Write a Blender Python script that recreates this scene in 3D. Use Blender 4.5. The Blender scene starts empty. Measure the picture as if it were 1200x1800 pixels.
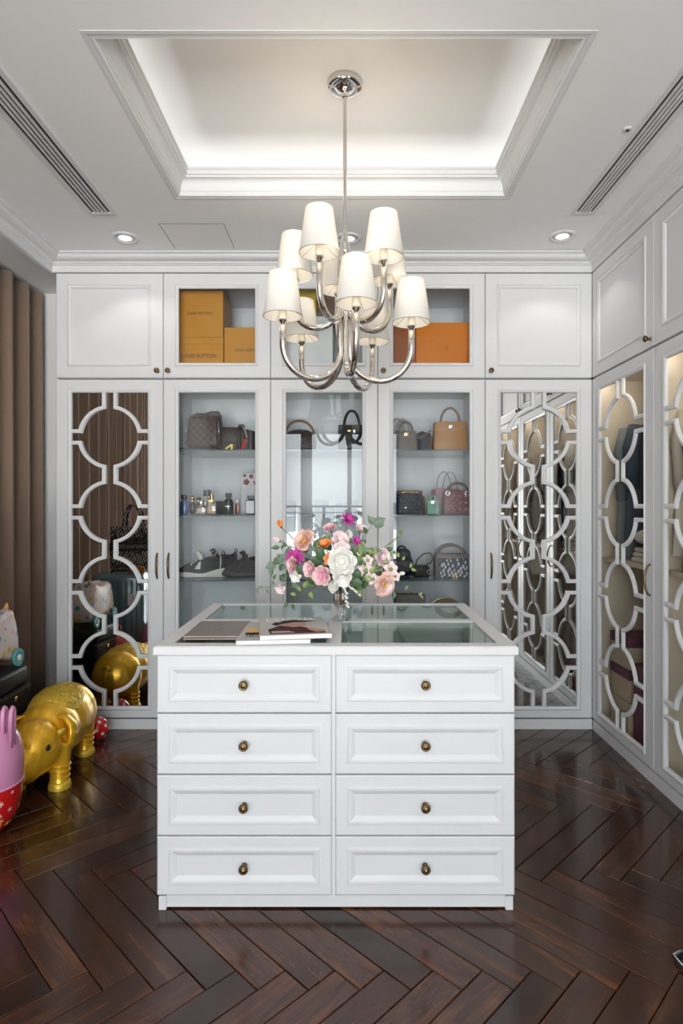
import bpy, bmesh, math, random
from mathutils import Vector, Matrix, Euler
random.seed(7)
PI = math.pi
sc = bpy.context.scene
COL = sc.collection

# ------------------------------------------------------------------ camera, world, exposure
FPX, VX, VY, CH = 1055.0, 610.0, 890.0, 1.32          # focal length and vanishing point in pixels, eye height
cd = bpy.data.cameras.new('camera')
cam = bpy.data.objects.new('camera', cd); COL.objects.link(cam)
cam.location = (0, 0, CH); cam.rotation_euler = (PI/2, 0, 0)
cd.sensor_fit = 'HORIZONTAL'; cd.sensor_width = 36.0; cd.lens = FPX/1200*36.0
cd.shift_x = (600-VX)/1200; cd.shift_y = (VY-900)/1200
cd.clip_start = 0.02; cd.clip_end = 3000
sc.camera = cam

w = bpy.data.worlds.new('sky'); sc.world = w; w.use_nodes = True
nt = w.node_tree; nt.nodes.clear()
tc = nt.nodes.new('ShaderNodeTexCoord'); sx = nt.nodes.new('ShaderNodeSeparateXYZ')
mr = nt.nodes.new('ShaderNodeMapRange'); mr.inputs[1].default_value = -0.25; mr.inputs[2].default_value = 0.9
rp = nt.nodes.new('ShaderNodeValToRGB')
cr = rp.color_ramp
cr.elements[0].position = 0.0; cr.elements[0].color = (1.0, 0.985, 0.965, 1)      # sunlit pale ground, even
cr.elements[1].position = 1.0; cr.elements[1].color = (0.27, 0.33, 0.40, 1)
e = cr.elements.new(0.195); e.color = (1.0, 0.985, 0.965, 1)
e = cr.elements.new(0.222); e.color = (0.47, 0.49, 0.51, 1)
e = cr.elements.new(0.5); e.color = (0.41, 0.445, 0.48, 1)
bg = nt.nodes.new('ShaderNodeBackground'); bg.inputs[1].default_value = 33.0
wo = nt.nodes.new('ShaderNodeOutputWorld')
nt.links.new(tc.outputs['Generated'], sx.inputs[0]); nt.links.new(sx.outputs[2], mr.inputs[0])
nt.links.new(mr.outputs[0], rp.inputs[0]); nt.links.new(rp.outputs[0], bg.inputs[0]); nt.links.new(bg.outputs[0], wo.inputs[0])

vs = sc.view_settings
vs.view_transform = 'Standard'; vs.look = 'None'; vs.gamma = 1.0; vs.exposure = -0.46
vs.use_curve_mapping = False
cy = sc.cycles
cy.use_denoising = True; cy.use_adaptive_sampling = True; cy.adaptive_threshold = 0.09; cy.adaptive_min_samples = 16; cy.time_limit = 1000.0
cy.max_bounces = 7; cy.diffuse_bounces = 4; cy.glossy_bounces = 4; cy.transmission_bounces = 4; cy.transparent_max_bounces = 12
cy.sample_clamp_indirect = 12.0; cy.caustics_reflective = False; cy.caustics_refractive = False
cy.blur_glossy = 0.5

# window opening in the wall behind the camera; the portal only guides sky light through it
WIN = (-1.62, 0.90, 0.10, 2.62, -3.20)                 # x0, x1, z0, z1, y
pl = bpy.data.lights.new('window_portal', 'AREA'); pl.shape = 'RECTANGLE'; pl.size = WIN[1]-WIN[0]; pl.size_y = WIN[3]-WIN[2]
po = bpy.data.objects.new('window_portal', pl); COL.objects.link(po)
po.location = ((WIN[0]+WIN[1])/2, WIN[4]-0.06, (WIN[2]+WIN[3])/2); po.rotation_euler = (PI/2, 0, 0)
pl.cycles.is_portal = True

def W(px, py, d):
    """Point of the place that stands at depth d and shows at pixel (px, py)."""
    return Vector(((px-VX)*d/FPX, d, CH-(py-VY)*d/FPX))

# ------------------------------------------------------------------ materials
MATS = {}
def mat(name, col, rough=0.5, metal=0.0, var=0.05, scale=12.0, bump=0.0, bscale=60.0, stretch=None, col2=None, sheen=0.0, coat=0.0, spec=None, trans=0.0, ior=None, sss=0.0):
    if name in MATS: return MATS[name]
    if spec is None and ('leather' in name or 'canvas' in name or 'card' in name): spec = 0.2
    m = bpy.data.materials.new(name); m.use_nodes = True
    n = m.node_tree; b = n.nodes['Principled BSDF']
    t = n.nodes.new('ShaderNodeTexCoord'); mp = n.nodes.new('ShaderNodeMapping')
    if stretch: mp.inputs['Scale'].default_value = stretch
    n.links.new(t.outputs['Object'], mp.inputs[0])
    nz = n.nodes.new('ShaderNodeTexNoise'); nz.inputs['Scale'].default_value = scale; nz.inputs['Detail'].default_value = 4
    n.links.new(mp.outputs[0], nz.inputs['Vector'])
    mx = n.nodes.new('ShaderNodeMix'); mx.data_type = 'RGBA'
    c1 = [c*(1-var) for c in col]; c2 = [min(1, c*(1+var)) for c in (col2 or col)]
    mx.inputs[6].default_value = (*c1, 1); mx.inputs[7].default_value = (*c2, 1)
    n.links.new(nz.outputs[0], mx.inputs[0]); n.links.new(mx.outputs[2], b.inputs['Base Color'])
    b.inputs['Roughness'].default_value = rough; b.inputs['Metallic'].default_value = metal
    if sheen: b.inputs['Sheen Weight'].default_value = sheen
    if coat: b.inputs['Coat Weight'].default_value = coat; b.inputs['Coat Roughness'].default_value = 0.08
    if spec is not None: b.inputs['Specular IOR Level'].default_value = spec
    if trans: b.inputs['Transmission Weight'].default_value = trans
    if ior: b.inputs['IOR'].default_value = ior
    if bump:
        nb = n.nodes.new('ShaderNodeTexNoise'); nb.inputs['Scale'].default_value = bscale; nb.inputs['Detail'].default_value = 3
        n.links.new(mp.outputs[0], nb.inputs['Vector'])
        bp = n.nodes.new('ShaderNodeBump'); bp.inputs['Strength'].default_value = bump; bp.inputs['Distance'].default_value = 0.004
        n.links.new(nb.outputs[0], bp.inputs['Height']); n.links.new(bp.outputs[0], b.inputs['Normal'])
    MATS[name] = m
    return m

def emit(name, col, s, sampling='AUTO'):
    m = bpy.data.materials.new(name); m.use_nodes = True; n = m.node_tree; n.nodes.clear(); m.cycles.emission_sampling = sampling
    e = n.nodes.new('ShaderNodeEmission'); e.inputs[0].default_value = (*col, 1); e.inputs[1].default_value = s
    o = n.nodes.new('ShaderNodeOutputMaterial'); n.links.new(e.outputs[0], o.inputs[0]); MATS[name] = m; return m

def pane(name, tint, f0=0.026, rough=0.0, fmax=1.0):
    """Thin sheet glass: straight-through tint plus Schlick reflection on each face."""
    m = bpy.data.materials.new(name); m.use_nodes = True; n = m.node_tree; n.nodes.clear()
    lw = n.nodes.new('ShaderNodeLayerWeight'); lw.inputs[0].default_value = 0.5
    pw = n.nodes.new('ShaderNodeMath'); pw.operation = 'POWER'; pw.inputs[1].default_value = 5.0
    n.links.new(lw.outputs['Facing'], pw.inputs[0])
    ma = n.nodes.new('ShaderNodeMath'); ma.operation = 'MULTIPLY_ADD'; ma.inputs[1].default_value = fmax-f0; ma.inputs[2].default_value = f0
    n.links.new(pw.outputs[0], ma.inputs[0])
    tr = n.nodes.new('ShaderNodeBsdfTransparent'); tr.inputs[0].default_value = (*tint, 1)
    gl = n.nodes.new('ShaderNodeBsdfGlossy'); gl.inputs['Roughness'].default_value = rough
    mx = n.nodes.new('ShaderNodeMixShader'); o = n.nodes.new('ShaderNodeOutputMaterial')
    n.links.new(ma.outputs[0], mx.inputs[0]); n.links.new(tr.outputs[0], mx.inputs[1]); n.links.new(gl.outputs[0], mx.inputs[2])
    n.links.new(mx.outputs[0], o.inputs[0]); MATS[name] = m; return m

WHITE = mat('white_lacquer', (0.71, 0.71, 0.715), 0.42, spec=0.32, var=0.012, scale=5)
INNER = mat('white_carcass', (0.74, 0.76, 0.78), 0.45, var=0.015, scale=6)
CEIL = mat('ceiling_paint', (0.90, 0.90, 0.90), 0.75, var=0.012, scale=3, bump=0.03, bscale=160)
WALLM = mat('wall_paint', (0.84, 0.83, 0.82), 0.8, var=0.02, scale=3)
DARKGAP = mat('dark_shadow_gap', (0.02, 0.02, 0.02), 0.9)
BRONZE = mat('aged_bronze', (0.17, 0.115, 0.055), 0.32, 1.0, var=0.35, scale=90)
CHROME = mat('polished_nickel', (0.80, 0.77, 0.73), 0.06, 1.0, var=0.02)
MIRROR = mat('mirror_silvering', (0.80, 0.80, 0.78), 0.0, 1.0, var=0.004, scale=2)
GLASS = pane('clear_pane', (0.975, 0.985, 0.985))
TINT = pane('bronze_tinted_pane', (0.93, 0.91, 0.87), 0.003, 0.0, 0.015)
SHELFG = pane("green_shelf_glass", (0.90, 0.955, 0.96), 0.05)
EDGEG = mat('glass_edge', (0.03, 0.07, 0.075), 0.15)
TOPG = pane('dresser_top_glass', (0.86, 0.93, 0.90), 0.05)
GOLD = mat('gold_hardware', (0.85, 0.58, 0.22), 0.22, 1.0, var=0.06)
SILVER = mat('silver_hardware', (0.75, 0.75, 0.75), 0.2, 1.0, var=0.05)
BLACKL = mat('black_leather', (0.018, 0.018, 0.019), 0.42, var=0.3, scale=40, bump=0.25, bscale=240)

# ------------------------------------------------------------------ mesh helpers
class MB:
    def __init__(s): s.v = []; s.f = []
    def add(s, vs, fs):
        o = len(s.v); s.v += [tuple(p) for p in vs]; s.f += [tuple(i+o for i in f) for f in fs]; return s
    def box(s, x0, x1, y0, y1, z0, z1):
        return s.add([(x0,y0,z0),(x1,y0,z0),(x1,y1,z0),(x0,y1,z0),(x0,y0,z1),(x1,y0,z1),(x1,y1,z1),(x0,y1,z1)],
                     [(0,3,2,1),(4,5,6,7),(0,1,5,4),(1,2,6,5),(2,3,7,6),(3,0,4,7)])
    def mesh(s, name='m'):
        me = bpy.data.meshes.new(name); me.from_pydata(s.v, [], s.f); me.validate(); me.update(); return me

def bevel_box(x0, x1, y0, y1, z0, z1, r=0.004, seg=2, topscale=(1, 1)):
    bm = bmesh.new()
    cx, cyy = (x0+x1)/2, (y0+y1)/2
    m = MB().box(x0, x1, y0, y1, z0, z1)
    vv = []
    for (x, y, z) in m.v:
        if z == z1: x = cx+(x-cx)*topscale[0]; y = cyy+(y-cyy)*topscale[1]
        vv.append(bm.verts.new((x, y, z)))
    for f in m.f: bm.faces.new([vv[i] for i in f])
    bmesh.ops.bevel(bm, geom=list(bm.edges), offset=r, segments=seg, profile=0.5, affect='EDGES', clamp_overlap=True)
    me = bpy.data.meshes.new('rb'); bm.to_mesh(me); bm.free()
    return me

def tomb(me):
    m = MB(); m.v = [tuple(v.co) for v in me.vertices]; m.f = [tuple(p.vertices) for p in me.polygons]; return m

def lathe(prof, seg=24, axis='z', close=True):
    """prof: (radius, height) pairs."""
    m = MB(); n = len(prof)
    for (r, h) in prof:
        for k in range(seg):
            a = 2*PI*k/seg; m.v.append((r*math.cos(a), r*math.sin(a), h))
    for i in range(n-1):
        for k in range(seg):
            k2 = (k+1) % seg
            m.f.append((i*seg+k, i*seg+k2, (i+1)*seg+k2, (i+1)*seg+k))
    if close:
        if prof[0][0] > 1e-6: m.f.append(tuple(reversed(range(seg))))
        if prof[-1][0] > 1e-6: m.f.append(tuple((n-1)*seg+k for k in range(seg)))
    if axis == 'y': m.v = [(x, -z, y) for x, y, z in m.v]       # height runs towards -y
    if axis == 'x': m.v = [(z, y, -x) for x, y, z in m.v]
    return m

def tube(path, r, seg=8, closed=False, flat=None):
    pts = [Vector(p) for p in path]; n = len(pts); m = MB()
    rad = r if hasattr(r, '__len__') else [r]*n
    up = None
    for i, p in enumerate(pts):
        if closed: t = pts[(i+1) % n]-pts[i-1]
        else: t = pts[min(i+1, n-1)]-pts[max(i-1, 0)]
        t.normalize()
        if up is None: up = Vector((0, 0, 1)) if abs(t.z) < 0.9 else Vector((1, 0, 0))
        s = t.cross(up)
        if s.length < 1e-5: s = t.cross(Vector((0.3, 0.9, 0.2)))
        s.normalize(); up = s.cross(t).normalized()
        fx, fy = flat if flat else (1, 1)
        for k in range(seg):
            a = 2*PI*k/seg
            m.v.append(tuple(p+s*(math.cos(a)*rad[i]*fx)+up*(math.sin(a)*rad[i]*fy)))
    for i in range(n if closed else n-1):
        j = (i+1) % n
        for k in range(seg):
            k2 = (k+1) % seg
            m.f.append((i*seg+k, i*seg+k2, j*seg+k2, j*seg+k))
    if not closed:
        m.f.append(tuple(reversed(range(seg)))); m.f.append(tuple((n-1)*seg+k for k in range(seg)))
    return m

def sweep2d(path, prof, closed, mp):
    """Mitred sweep: path in 2-D, prof = (offset to the left, height) pairs, mp maps (a, b, h) to a point."""
    n = len(path); m = MB(); P = [Vector(p) for p in path]; k = len(prof)
    for i in range(n):
        if closed: a, b = P[i]-P[i-1], P[(i+1) % n]-P[i]
        else:
            a = P[i]-P[i-1] if i else P[1]-P[0]
            b = P[i+1]-P[i] if i < n-1 else a
        a = a.normalized(); b = b.normalized()
        na, nb = Vector((-a.y, a.x)), Vector((-b.y, b.x))
        mi = na+nb
        if mi.length < 1e-6: mi = na.copy()
        mi.normalize(); mi *= 1/max(0.3, mi.dot(na))
        for (o, h) in prof: m.v.append(tuple(mp(P[i].x+mi.x*o, P[i].y+mi.y*o, h)))
    for i in range(n if closed else n-1):
        j = (i+1) % n
        for q in range(k):
            q2 = (q+1) % k
            m.f.append((i*k+q, j*k+q, j*k+q2, i*k+q2))
    if not closed:
        m.f.append(tuple(range(k))); m.f.append(tuple((n-1)*k+q for q in reversed(range(k))))
    return m

def ball(c, r, seg=14, rings=9):
    rr = r if hasattr(r, '__len__') else (r, r, r)
    prof = [(math.sin(PI*i/rings), -math.cos(PI*i/rings)) for i in range(rings+1)]
    m = MB(); m.v.append((c[0], c[1], c[2]-rr[2]))
    for i in range(1, rings):
        for k in range(seg):
            a = 2*PI*k/seg; m.v.append((c[0]+rr[0]*prof[i][0]*math.cos(a), c[1]+rr[1]*prof[i][0]*math.sin(a), c[2]+rr[2]*prof[i][1]))
    m.v.append((c[0], c[1], c[2]+rr[2])); top = len(m.v)-1
    for k in range(seg):
        m.f.append((0, 1+(k+1) % seg, 1+k)); m.f.append((top, 1+(rings-2)*seg+k, 1+(rings-2)*seg+(k+1) % seg))
    for i in range(rings-2):
        for k in range(seg):
            k2 = (k+1) % seg; m.f.append((1+i*seg+k, 1+i*seg+k2, 1+(i+1)*seg+k2, 1+(i+1)*seg+k))
    return m

def loft(rings, cap=True):
    m = MB(); k = len(rings[0])
    for r in rings: m.v += [tuple(p) for p in r]
    for i in range(len(rings)-1):
        for q in range(k):
            q2 = (q+1) % k; m.f.append((i*k+q, i*k+q2, (i+1)*k+q2, (i+1)*k+q))
    if cap: m.f.append(tuple(reversed(range(k)))); m.f.append(tuple((len(rings)-1)*k+q for q in range(k)))
    return m

def prism(outline, y0, y1):
    """outline in (x, z), extruded along y."""
    m = MB(); n = len(outline)
    m.v = [(x, y0, z) for x, z in outline]+[(x, y1, z) for x, z in outline]
    m.f = [tuple(range(n)), tuple(reversed(range(n, 2*n)))]+[(i, i+n, (i+1) % n+n, (i+1) % n) for i in range(n)]
    return m

def fixn(me):
    bm = bmesh.new(); bm.from_mesh(me); bmesh.ops.recalc_face_normals(bm, faces=bm.faces); bm.to_mesh(me); bm.free(); return me

def P(name, geo, m, parent=None, loc=(0,0,0), rot=(0,0,0), smooth=False, label=None, fix=True, scale=None):
    """One mesh object (a part when it has a parent)."""
    me = geo.mesh(name) if isinstance(geo, MB) else geo
    if fix and isinstance(geo, MB): fixn(me)
    if m is not None and not me.materials: me.materials.append(m)
    if smooth:
        if smooth is True: me.shade_smooth()
        else: me.set_sharp_from_angle(angle=math.radians(smooth)) if False else smooth_angle(me, smooth)
    o = bpy.data.objects.new(name, me); COL.objects.link(o)
    o.location = loc; o.rotation_euler = rot
    if scale: o.scale = scale
    if parent is not None: o.parent = parent
    if label: o['label'] = label
    return o

def smooth_angle(me, deg):
    me.shade_smooth(); me.set_sharp_from_angle(angle=math.radians(deg))

def tag(o, label, cat, group=None, kind=None):
    o['label'] = label; o['category'] = cat
    if group: o['group'] = group
    if kind: o['kind'] = kind
    return o

def T(name, label, cat, loc=(0,0,0), rotz=0.0, group=None):
    o = bpy.data.objects.new(name, None); COL.objects.link(o); o.empty_display_size = 0.05
    o.location = loc; o.rotation_euler = (0, 0, rotz); return tag(o, label, cat, group)

def S(name, geo, m, parent=None, smooth=False, label=None):
    o = P(name, geo, m, parent, smooth=smooth, label=label)
    if parent is None: o['kind'] = 'structure'
    return o

def text(name, body, size, m, parent, loc, rot, align='CENTER', sx=1.0, spacing=1.0):
    c = bpy.data.curves.new(name, 'FONT'); c.body = body; c.size = size; c.align_x = align; c.align_y = 'CENTER'
    c.extrude = 0.0004; c.space_character = spacing; c.resolution_u = 3
    f = bpy.data.objects.new(name, c); COL.objects.link(f)
    dg = bpy.context.evaluated_depsgraph_get(); me = bpy.data.meshes.new_from_object(f.evaluated_get(dg))
    bpy.data.objects.remove(f); me.materials.clear(); me.materials.append(m)
    o = bpy.data.objects.new(name, me); COL.objects.link(o); o.parent = parent; o.location = loc; o.rotation_euler = rot
    o.scale = (sx, 1, 1); return o

def blend(mb, voxel, it=6, fac=0.5):
    """Fuse overlapping closed shapes into one smooth continuous skin."""
    me = mb.mesh('src'); fixn(me); o = bpy.data.objects.new('src', me); COL.objects.link(o)
    r = o.modifiers.new('r', 'REMESH'); r.mode = 'VOXEL'; r.voxel_size = voxel
    s = o.modifiers.new('s', 'SMOOTH'); s.factor = fac; s.iterations = it
    dg = bpy.context.evaluated_depsgraph_get(); out = bpy.data.meshes.new_from_object(o.evaluated_get(dg))
    bpy.data.objects.remove(o); out.shade_smooth(); return out

def arc(cx, cz, r, a0, a1, n, rz=None):
    rz = rz or r
    return [(cx+r*math.cos(a0+(a1-a0)*i/n), cz+rz*math.sin(a0+(a1-a0)*i/n)) for i in range(n+1)]
# ------------------------------------------------------------------ room shell
XL, XR, YB, YF, ZC = -2.30, 2.08, 4.18, -3.20, 2.80
S('wall_back', MB().box(XL-0.1, XR+0.1, YB, YB+0.1, -0.05, 3.1), WALLM)
S('wall_left', MB().box(XL-0.1, XL, YF-0.12, YB, -0.05, 3.1), WALLM)
S('wall_right', MB().box(XR, XR+0.1, YF-0.12, YB, -0.05, 3.1), WALLM)
m = MB(); x0, x1, z0, z1, yw = WIN
m.box(XL, x0, yw-0.12, yw, -0.05, 3.1); m.box(x1, XR, yw-0.12, yw, -0.05, 3.1)
m.box(x0, x1, yw-0.12, yw, -0.05, z0); m.box(x0, x1, yw-0.12, yw, z1, 3.1)
S('wall_front', m, WALLM)
FRAME = mat('window_aluminium', (0.20, 0.235, 0.27), 0.45, 0.3)
win = S('window_1', MB().box(x0, x0+0.05, yw-0.09, yw-0.03, z0, z1).box(x1-0.05, x1, yw-0.09, yw-0.03, z0, z1)
        .box(x0+0.05, x1-0.05, yw-0.09, yw-0.03, z0, z0+0.05).box(x0+0.05, x1-0.05, yw-0.09, yw-0.03, z1-0.05, z1), FRAME)
P('mullion', MB().box(-0.80, -0.61, yw-0.10, yw-0.02, z0+0.05, z1-0.05), FRAME, win)
P('mullion', MB().box(0.0, 0.075, yw-0.10, yw-0.02, z0+0.05, z1-0.05), FRAME, win)
P('railing', MB().box(x0-0.1, x1+0.1, yw-0.62, yw-0.57, 1.30, 1.335).box(x0-0.1, x1+0.1, yw-0.61, yw-0.58, 1.20, 1.215), FRAME, win)
for (a, b) in ((x0+0.05, -0.80), (-0.61, 0.0), (0.075, x1-0.05)):
    P('pane', MB().box(a, b, yw-0.064, yw-0.058, z0+0.05, z1-0.05), GLASS, win)
sky = MB()
rr = random.Random(3)
for i in range(46):
    bx = -190+i*8.4+rr.uniform(-3, 3); hh = rr.uniform(1.6, 5.5); ww = rr.uniform(4, 9)
    sky.box(bx, bx+ww, -360-rr.uniform(0, 60), -352, -14, hh)
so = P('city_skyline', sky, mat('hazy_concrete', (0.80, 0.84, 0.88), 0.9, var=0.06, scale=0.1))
tag(so, 'hazy row of distant city buildings mirrored in the middle glass door', 'skyline', kind='stuff')

# floor: herringbone of separate planks
WOODS = []
def wood():
    m = bpy.data.materials.new('dark_walnut_plank'); m.use_nodes = True; n = m.node_tree; b = n.nodes['Principled BSDF']
    t = n.nodes.new('ShaderNodeTexCoord'); oi = n.nodes.new('ShaderNodeObjectInfo')
    off = n.nodes.new('ShaderNodeVectorMath'); off.operation = 'SCALE'; off.inputs[0].default_value = (37.0, 19.0, 7.0)
    n.links.new(oi.outputs['Random'], off.inputs['Scale'])
    ad = n.nodes.new('ShaderNodeVectorMath'); ad.operation = 'ADD'
    n.links.new(t.outputs['Object'], ad.inputs[0]); n.links.new(off.outputs[0], ad.inputs[1])
    def noise(scale3, sc_, det, dist):
        mp = n.nodes.new('ShaderNodeMapping'); mp.inputs['Scale'].default_value = scale3
        n.links.new(ad.outputs[0], mp.inputs[0])
        nz = n.nodes.new('ShaderNodeTexNoise'); nz.inputs['Scale'].default_value = sc_; nz.inputs['Detail'].default_value = det; nz.inputs['Distortion'].default_value = dist
        n.links.new(mp.outputs[0], nz.inputs['Vector']); return nz
    broad = noise((1.0, 5.0, 1.0), 2.4, 4, 1.4); grain = noise((1.0, 26.0, 1.0), 7.0, 6, 0.4)
    r1 = n.nodes.new('ShaderNodeValToRGB'); c = r1.color_ramp
    c.elements[0].position = 0.28; c.elements[0].color = (0.026, 0.0125, 0.0095, 1)
    c.elements[1].position = 0.80; c.elements[1].color = (0.150, 0.075, 0.044, 1)
    e = c.elements.new(0.50); e.color = (0.055, 0.0265, 0.0190, 1)
    e = c.elements.new(0.63); e.color = (0.090, 0.043, 0.028, 1)
    n.links.new(broad.outputs[0], r1.inputs[0])
    r2 = n.nodes.new('ShaderNodeValToRGB'); r2.color_ramp.elements[0].position = 0.3; r2.color_ramp.elements[0].color = (0.70, 0.68, 0.66, 1)
    r2.color_ramp.elements[1].position = 0.7; r2.color_ramp.elements[1].color = (1.15, 1.13, 1.10, 1)
    n.links.new(grain.outputs[0], r2.inputs[0])
    mu = n.nodes.new('ShaderNodeMix'); mu.data_type = 'RGBA'; mu.blend_type = 'MULTIPLY'; mu.inputs[0].default_value = 1.0
    n.links.new(r1.outputs[0], mu.inputs[6]); n.links.new(r2.outputs[0], mu.inputs[7])
    hv = n.nodes.new('ShaderNodeHueSaturation'); mr = n.nodes.new('ShaderNodeMapRange'); mr.inputs[3].default_value = 0.50; mr.inputs[4].default_value = 1.5; hv.inputs['Saturation'].default_value = 1.25
    n.links.new(oi.outputs['Random'], mr.inputs[0]); n.links.new(mr.outputs[0], hv.inputs['Value'])
    n.links.new(mu.outputs[2], hv.inputs['Color']); n.links.new(hv.outputs[0], b.inputs['Base Color'])
    mr2 = n.nodes.new('ShaderNodeMapRange'); mr2.inputs[3].default_value = 0.16; mr2.inputs[4].default_value = 0.26
    n.links.new(grain.outputs[0], mr2.inputs[0]); n.links.new(mr2.outputs[0], b.inputs['Roughness'])
    b.inputs['Specular IOR Level'].default_value = 0.6; b.inputs['Coat Weight'].default_value = 0.22; b.inputs['Coat Roughness'].default_value = 0.10
    bp = n.nodes.new('ShaderNodeBump'); bp.inputs['Strength'].default_value = 0.05; bp.inputs['Distance'].default_value = 0.001
    n.links.new(grain.outputs[0], bp.inputs['Height']); n.links.new(bp.outputs[0], b.inputs['Normal'])
    return m
WOOD = wood()
floor = S('floor', MB().box(XL, XR, YF, YB, -0.06, -0.014), mat('dark_subfloor', (0.012, 0.008, 0.006), 0.9))
PWW, PLL = 0.0991, 0.673
PX0, PY0 = -0.1056-PLL/math.sqrt(2), 1.638+PLL/math.sqrt(2)
def clip(poly, ax, lim, keep_less):
    out = []
    for i in range(len(poly)):
        a, b = poly[i-1], poly[i]
        ia = (a[ax] <= lim) == keep_less or a[ax] == lim; ib = (b[ax] <= lim) == keep_less or b[ax] == lim
        if ia != ib:
            t = (lim-a[ax])/(b[ax]-a[ax]); out.append((a[0]+(b[0]-a[0])*t, a[1]+(b[1]-a[1])*t))
        if ib: out.append(b)
    return out
FX0, FX1, FY0, FY1 = -2.29, 1.50, -3.19, 3.60
s2 = math.sqrt(0.5); far_planks = MB(); full = None; nplank = 0
def rotp(x, y): return ((x+y)*s2+PX0, (y-x)*s2+PY0)
for j in range(-7, 6):
    for n_ in range(-40, 50):
        for kind in (0, 1):
            ox, oy = n_*PWW-j*PLL, n_*PWW+j*PLL
            if kind == 0: rc = (ox, oy, ox+PLL, oy+PWW)
            else: rc = (ox+PLL, oy+PWW-PLL, ox+PLL+PWW, oy+PWW)
            g = 0.0011
            cs = [rotp(rc[0]+g, rc[1]+g), rotp(rc[2]-g, rc[1]+g), rotp(rc[2]-g, rc[3]-g), rotp(rc[0]+g, rc[3]-g)]
            pol = cs
            for (ax, lim, less) in ((0, FX0, False), (0, FX1, True), (1, FY0, False), (1, FY1, True)):
                if pol: pol = clip(pol, ax, lim, less)
            if len(pol) < 3: continue
            ctr = Vector(((cs[0][0]+cs[2][0])/2, (cs[0][1]+cs[2][1])/2)); ang = -PI/4 if kind == 0 else PI/4
            whole = pol == cs or len(pol) == 4 and all(min(math.dist(p, q) for q in cs) < 1e-6 for p in pol)
            area = abs(sum(pol[i-1][0]*pol[i][1]-pol[i][0]*pol[i-1][1] for i in range(len(pol))))/2
            if area < 0.0004: continue
            ca, sa = math.cos(-ang), math.sin(-ang)
            loc = [((p[0]-ctr.x)*ca-(p[1]-ctr.y)*sa, (p[0]-ctr.x)*sa+(p[1]-ctr.y)*ca) for p in pol]
            if whole and full is not None: me = full
            else:
                k = len(loc); b_ = 0.0018; cxm = sum(p[0] for p in loc)/k; cym = sum(p[1] for p in loc)/k
                ins = [(p[0]-math.copysign(min(b_, abs(p[0]-cxm)*0.2), p[0]-cxm), p[1]-math.copysign(min(b_, abs(p[1]-cym)*0.2), p[1]-cym)) for p in loc]
                mb = MB()
                mb.v = [(x, y, -0.014) for x, y in loc]+[(x, y, -0.0014) for x, y in loc]+[(x, y, 0.0) for x, y in ins]
                mb.f = [tuple(range(2*k, 3*k))]+[(r*k+i, r*k+(i+1) % k, (r+1)*k+(i+1) % k, (r+1)*k+i) for r in (0, 1) for i in range(k)]
                if ctr.y < 0.9:
                    far_planks.add([(x*ca+y*sa+ctr.x, -x*sa+y*ca+ctr.y, z) for x, y, z in mb.v], mb.f); continue
                me = fixn(mb.mesh('plank')); me.materials.append(WOOD)
                if whole: full = me
            if ctr.y < 0.9:
                far_planks.add([(v.co.x*ca+v.co.y*sa+ctr.x, -v.co.x*sa+v.co.y*ca+ctr.y, v.co.z) for v in me.vertices], [tuple(p.vertices) for p in me.polygons]); continue
            o = bpy.data.objects.new('plank', me); COL.objects.link(o); o.parent = floor
            o.location = (ctr.x, ctr.y, random.uniform(-0.0004, 0.0)); o.rotation_euler = (random.uniform(-.0012, .0012), random.uniform(-.0006, .0006), ang); nplank += 1
fp = P('plank_field', far_planks, WOOD, floor); fp['kind'] = 'stuff'

# ceiling with its coffer
CX0, CX1, CY0, CY1 = -0.80, 0.748, 1.90, 2.86
m = MB()
m.box(XL, CX0, YF, YB, ZC, ZC+0.03); m.box(CX1, XR, YF, YB, ZC, ZC+0.03)
m.box(CX0, CX1, YF, CY0, ZC, ZC+0.03); m.box(CX0, CX1, CY1, YB, ZC, ZC+0.03)
ceiling = S('ceiling', m, CEIL)
RX0, RX1, RY0, RY1, ZU = CX0-0.20, CX1+0.20, CY0-0.20, CY1+0.20, 3.0
m = MB().box(RX0, RX1, RY0, RY1, ZU, ZU+0.03)
m.box(RX0-0.03, RX0, RY0-0.03, RY1+0.03, ZC+0.03, ZU+0.03); m.box(RX1, RX1+0.03, RY0-0.03, RY1+0.03, ZC+0.03, ZU+0.03)
m.box(RX0, RX1, RY0-0.03, RY0, ZC+0.03, ZU+0.03); m.box(RX0, RX1, RY1, RY1+0.03, ZC+0.03, ZU+0.03)
P('coffer_recess', m, CEIL, ceiling)
path = [(CX0, CY0), (CX1, CY0), (CX1, CY1), (CX0, CY1)]
cove = [(-0.034, 2.8003), (-0.034, 2.7988), (-0.020, 2.7984), (-0.018, 2.7998), (-0.006, 2.7998), (-0.004, 2.804), (0.004, 2.804), (0.006, 2.814)]
for i in range(7):
    a = i/6*PI/2; cove.append((0.010+0.026*(1-math.cos(a)), 2.818+0.048*math.sin(a)))
cove += [(0.040, 2.868), (0.042, 2.876), (0.048, 2.878), (0.050, 2.884), (0.050, 2.896), (0.055, 2.898), (0.055, 2.908), (0.035, 2.908), (0.0, 2.84), (-0.034, 2.8300)]
S('trim_1', sweep2d(path, cove, True, lambda a, b, h: (a, b, h)), WHITE, smooth=25)
LED = emit('cove_led', (1.0, 0.99, 0.975), 7.5)
cl = T('cove_light', 'hidden white strip light glowing around the ceiling coffer', 'strip light', (0, 0, ZC+0.03))
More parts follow.
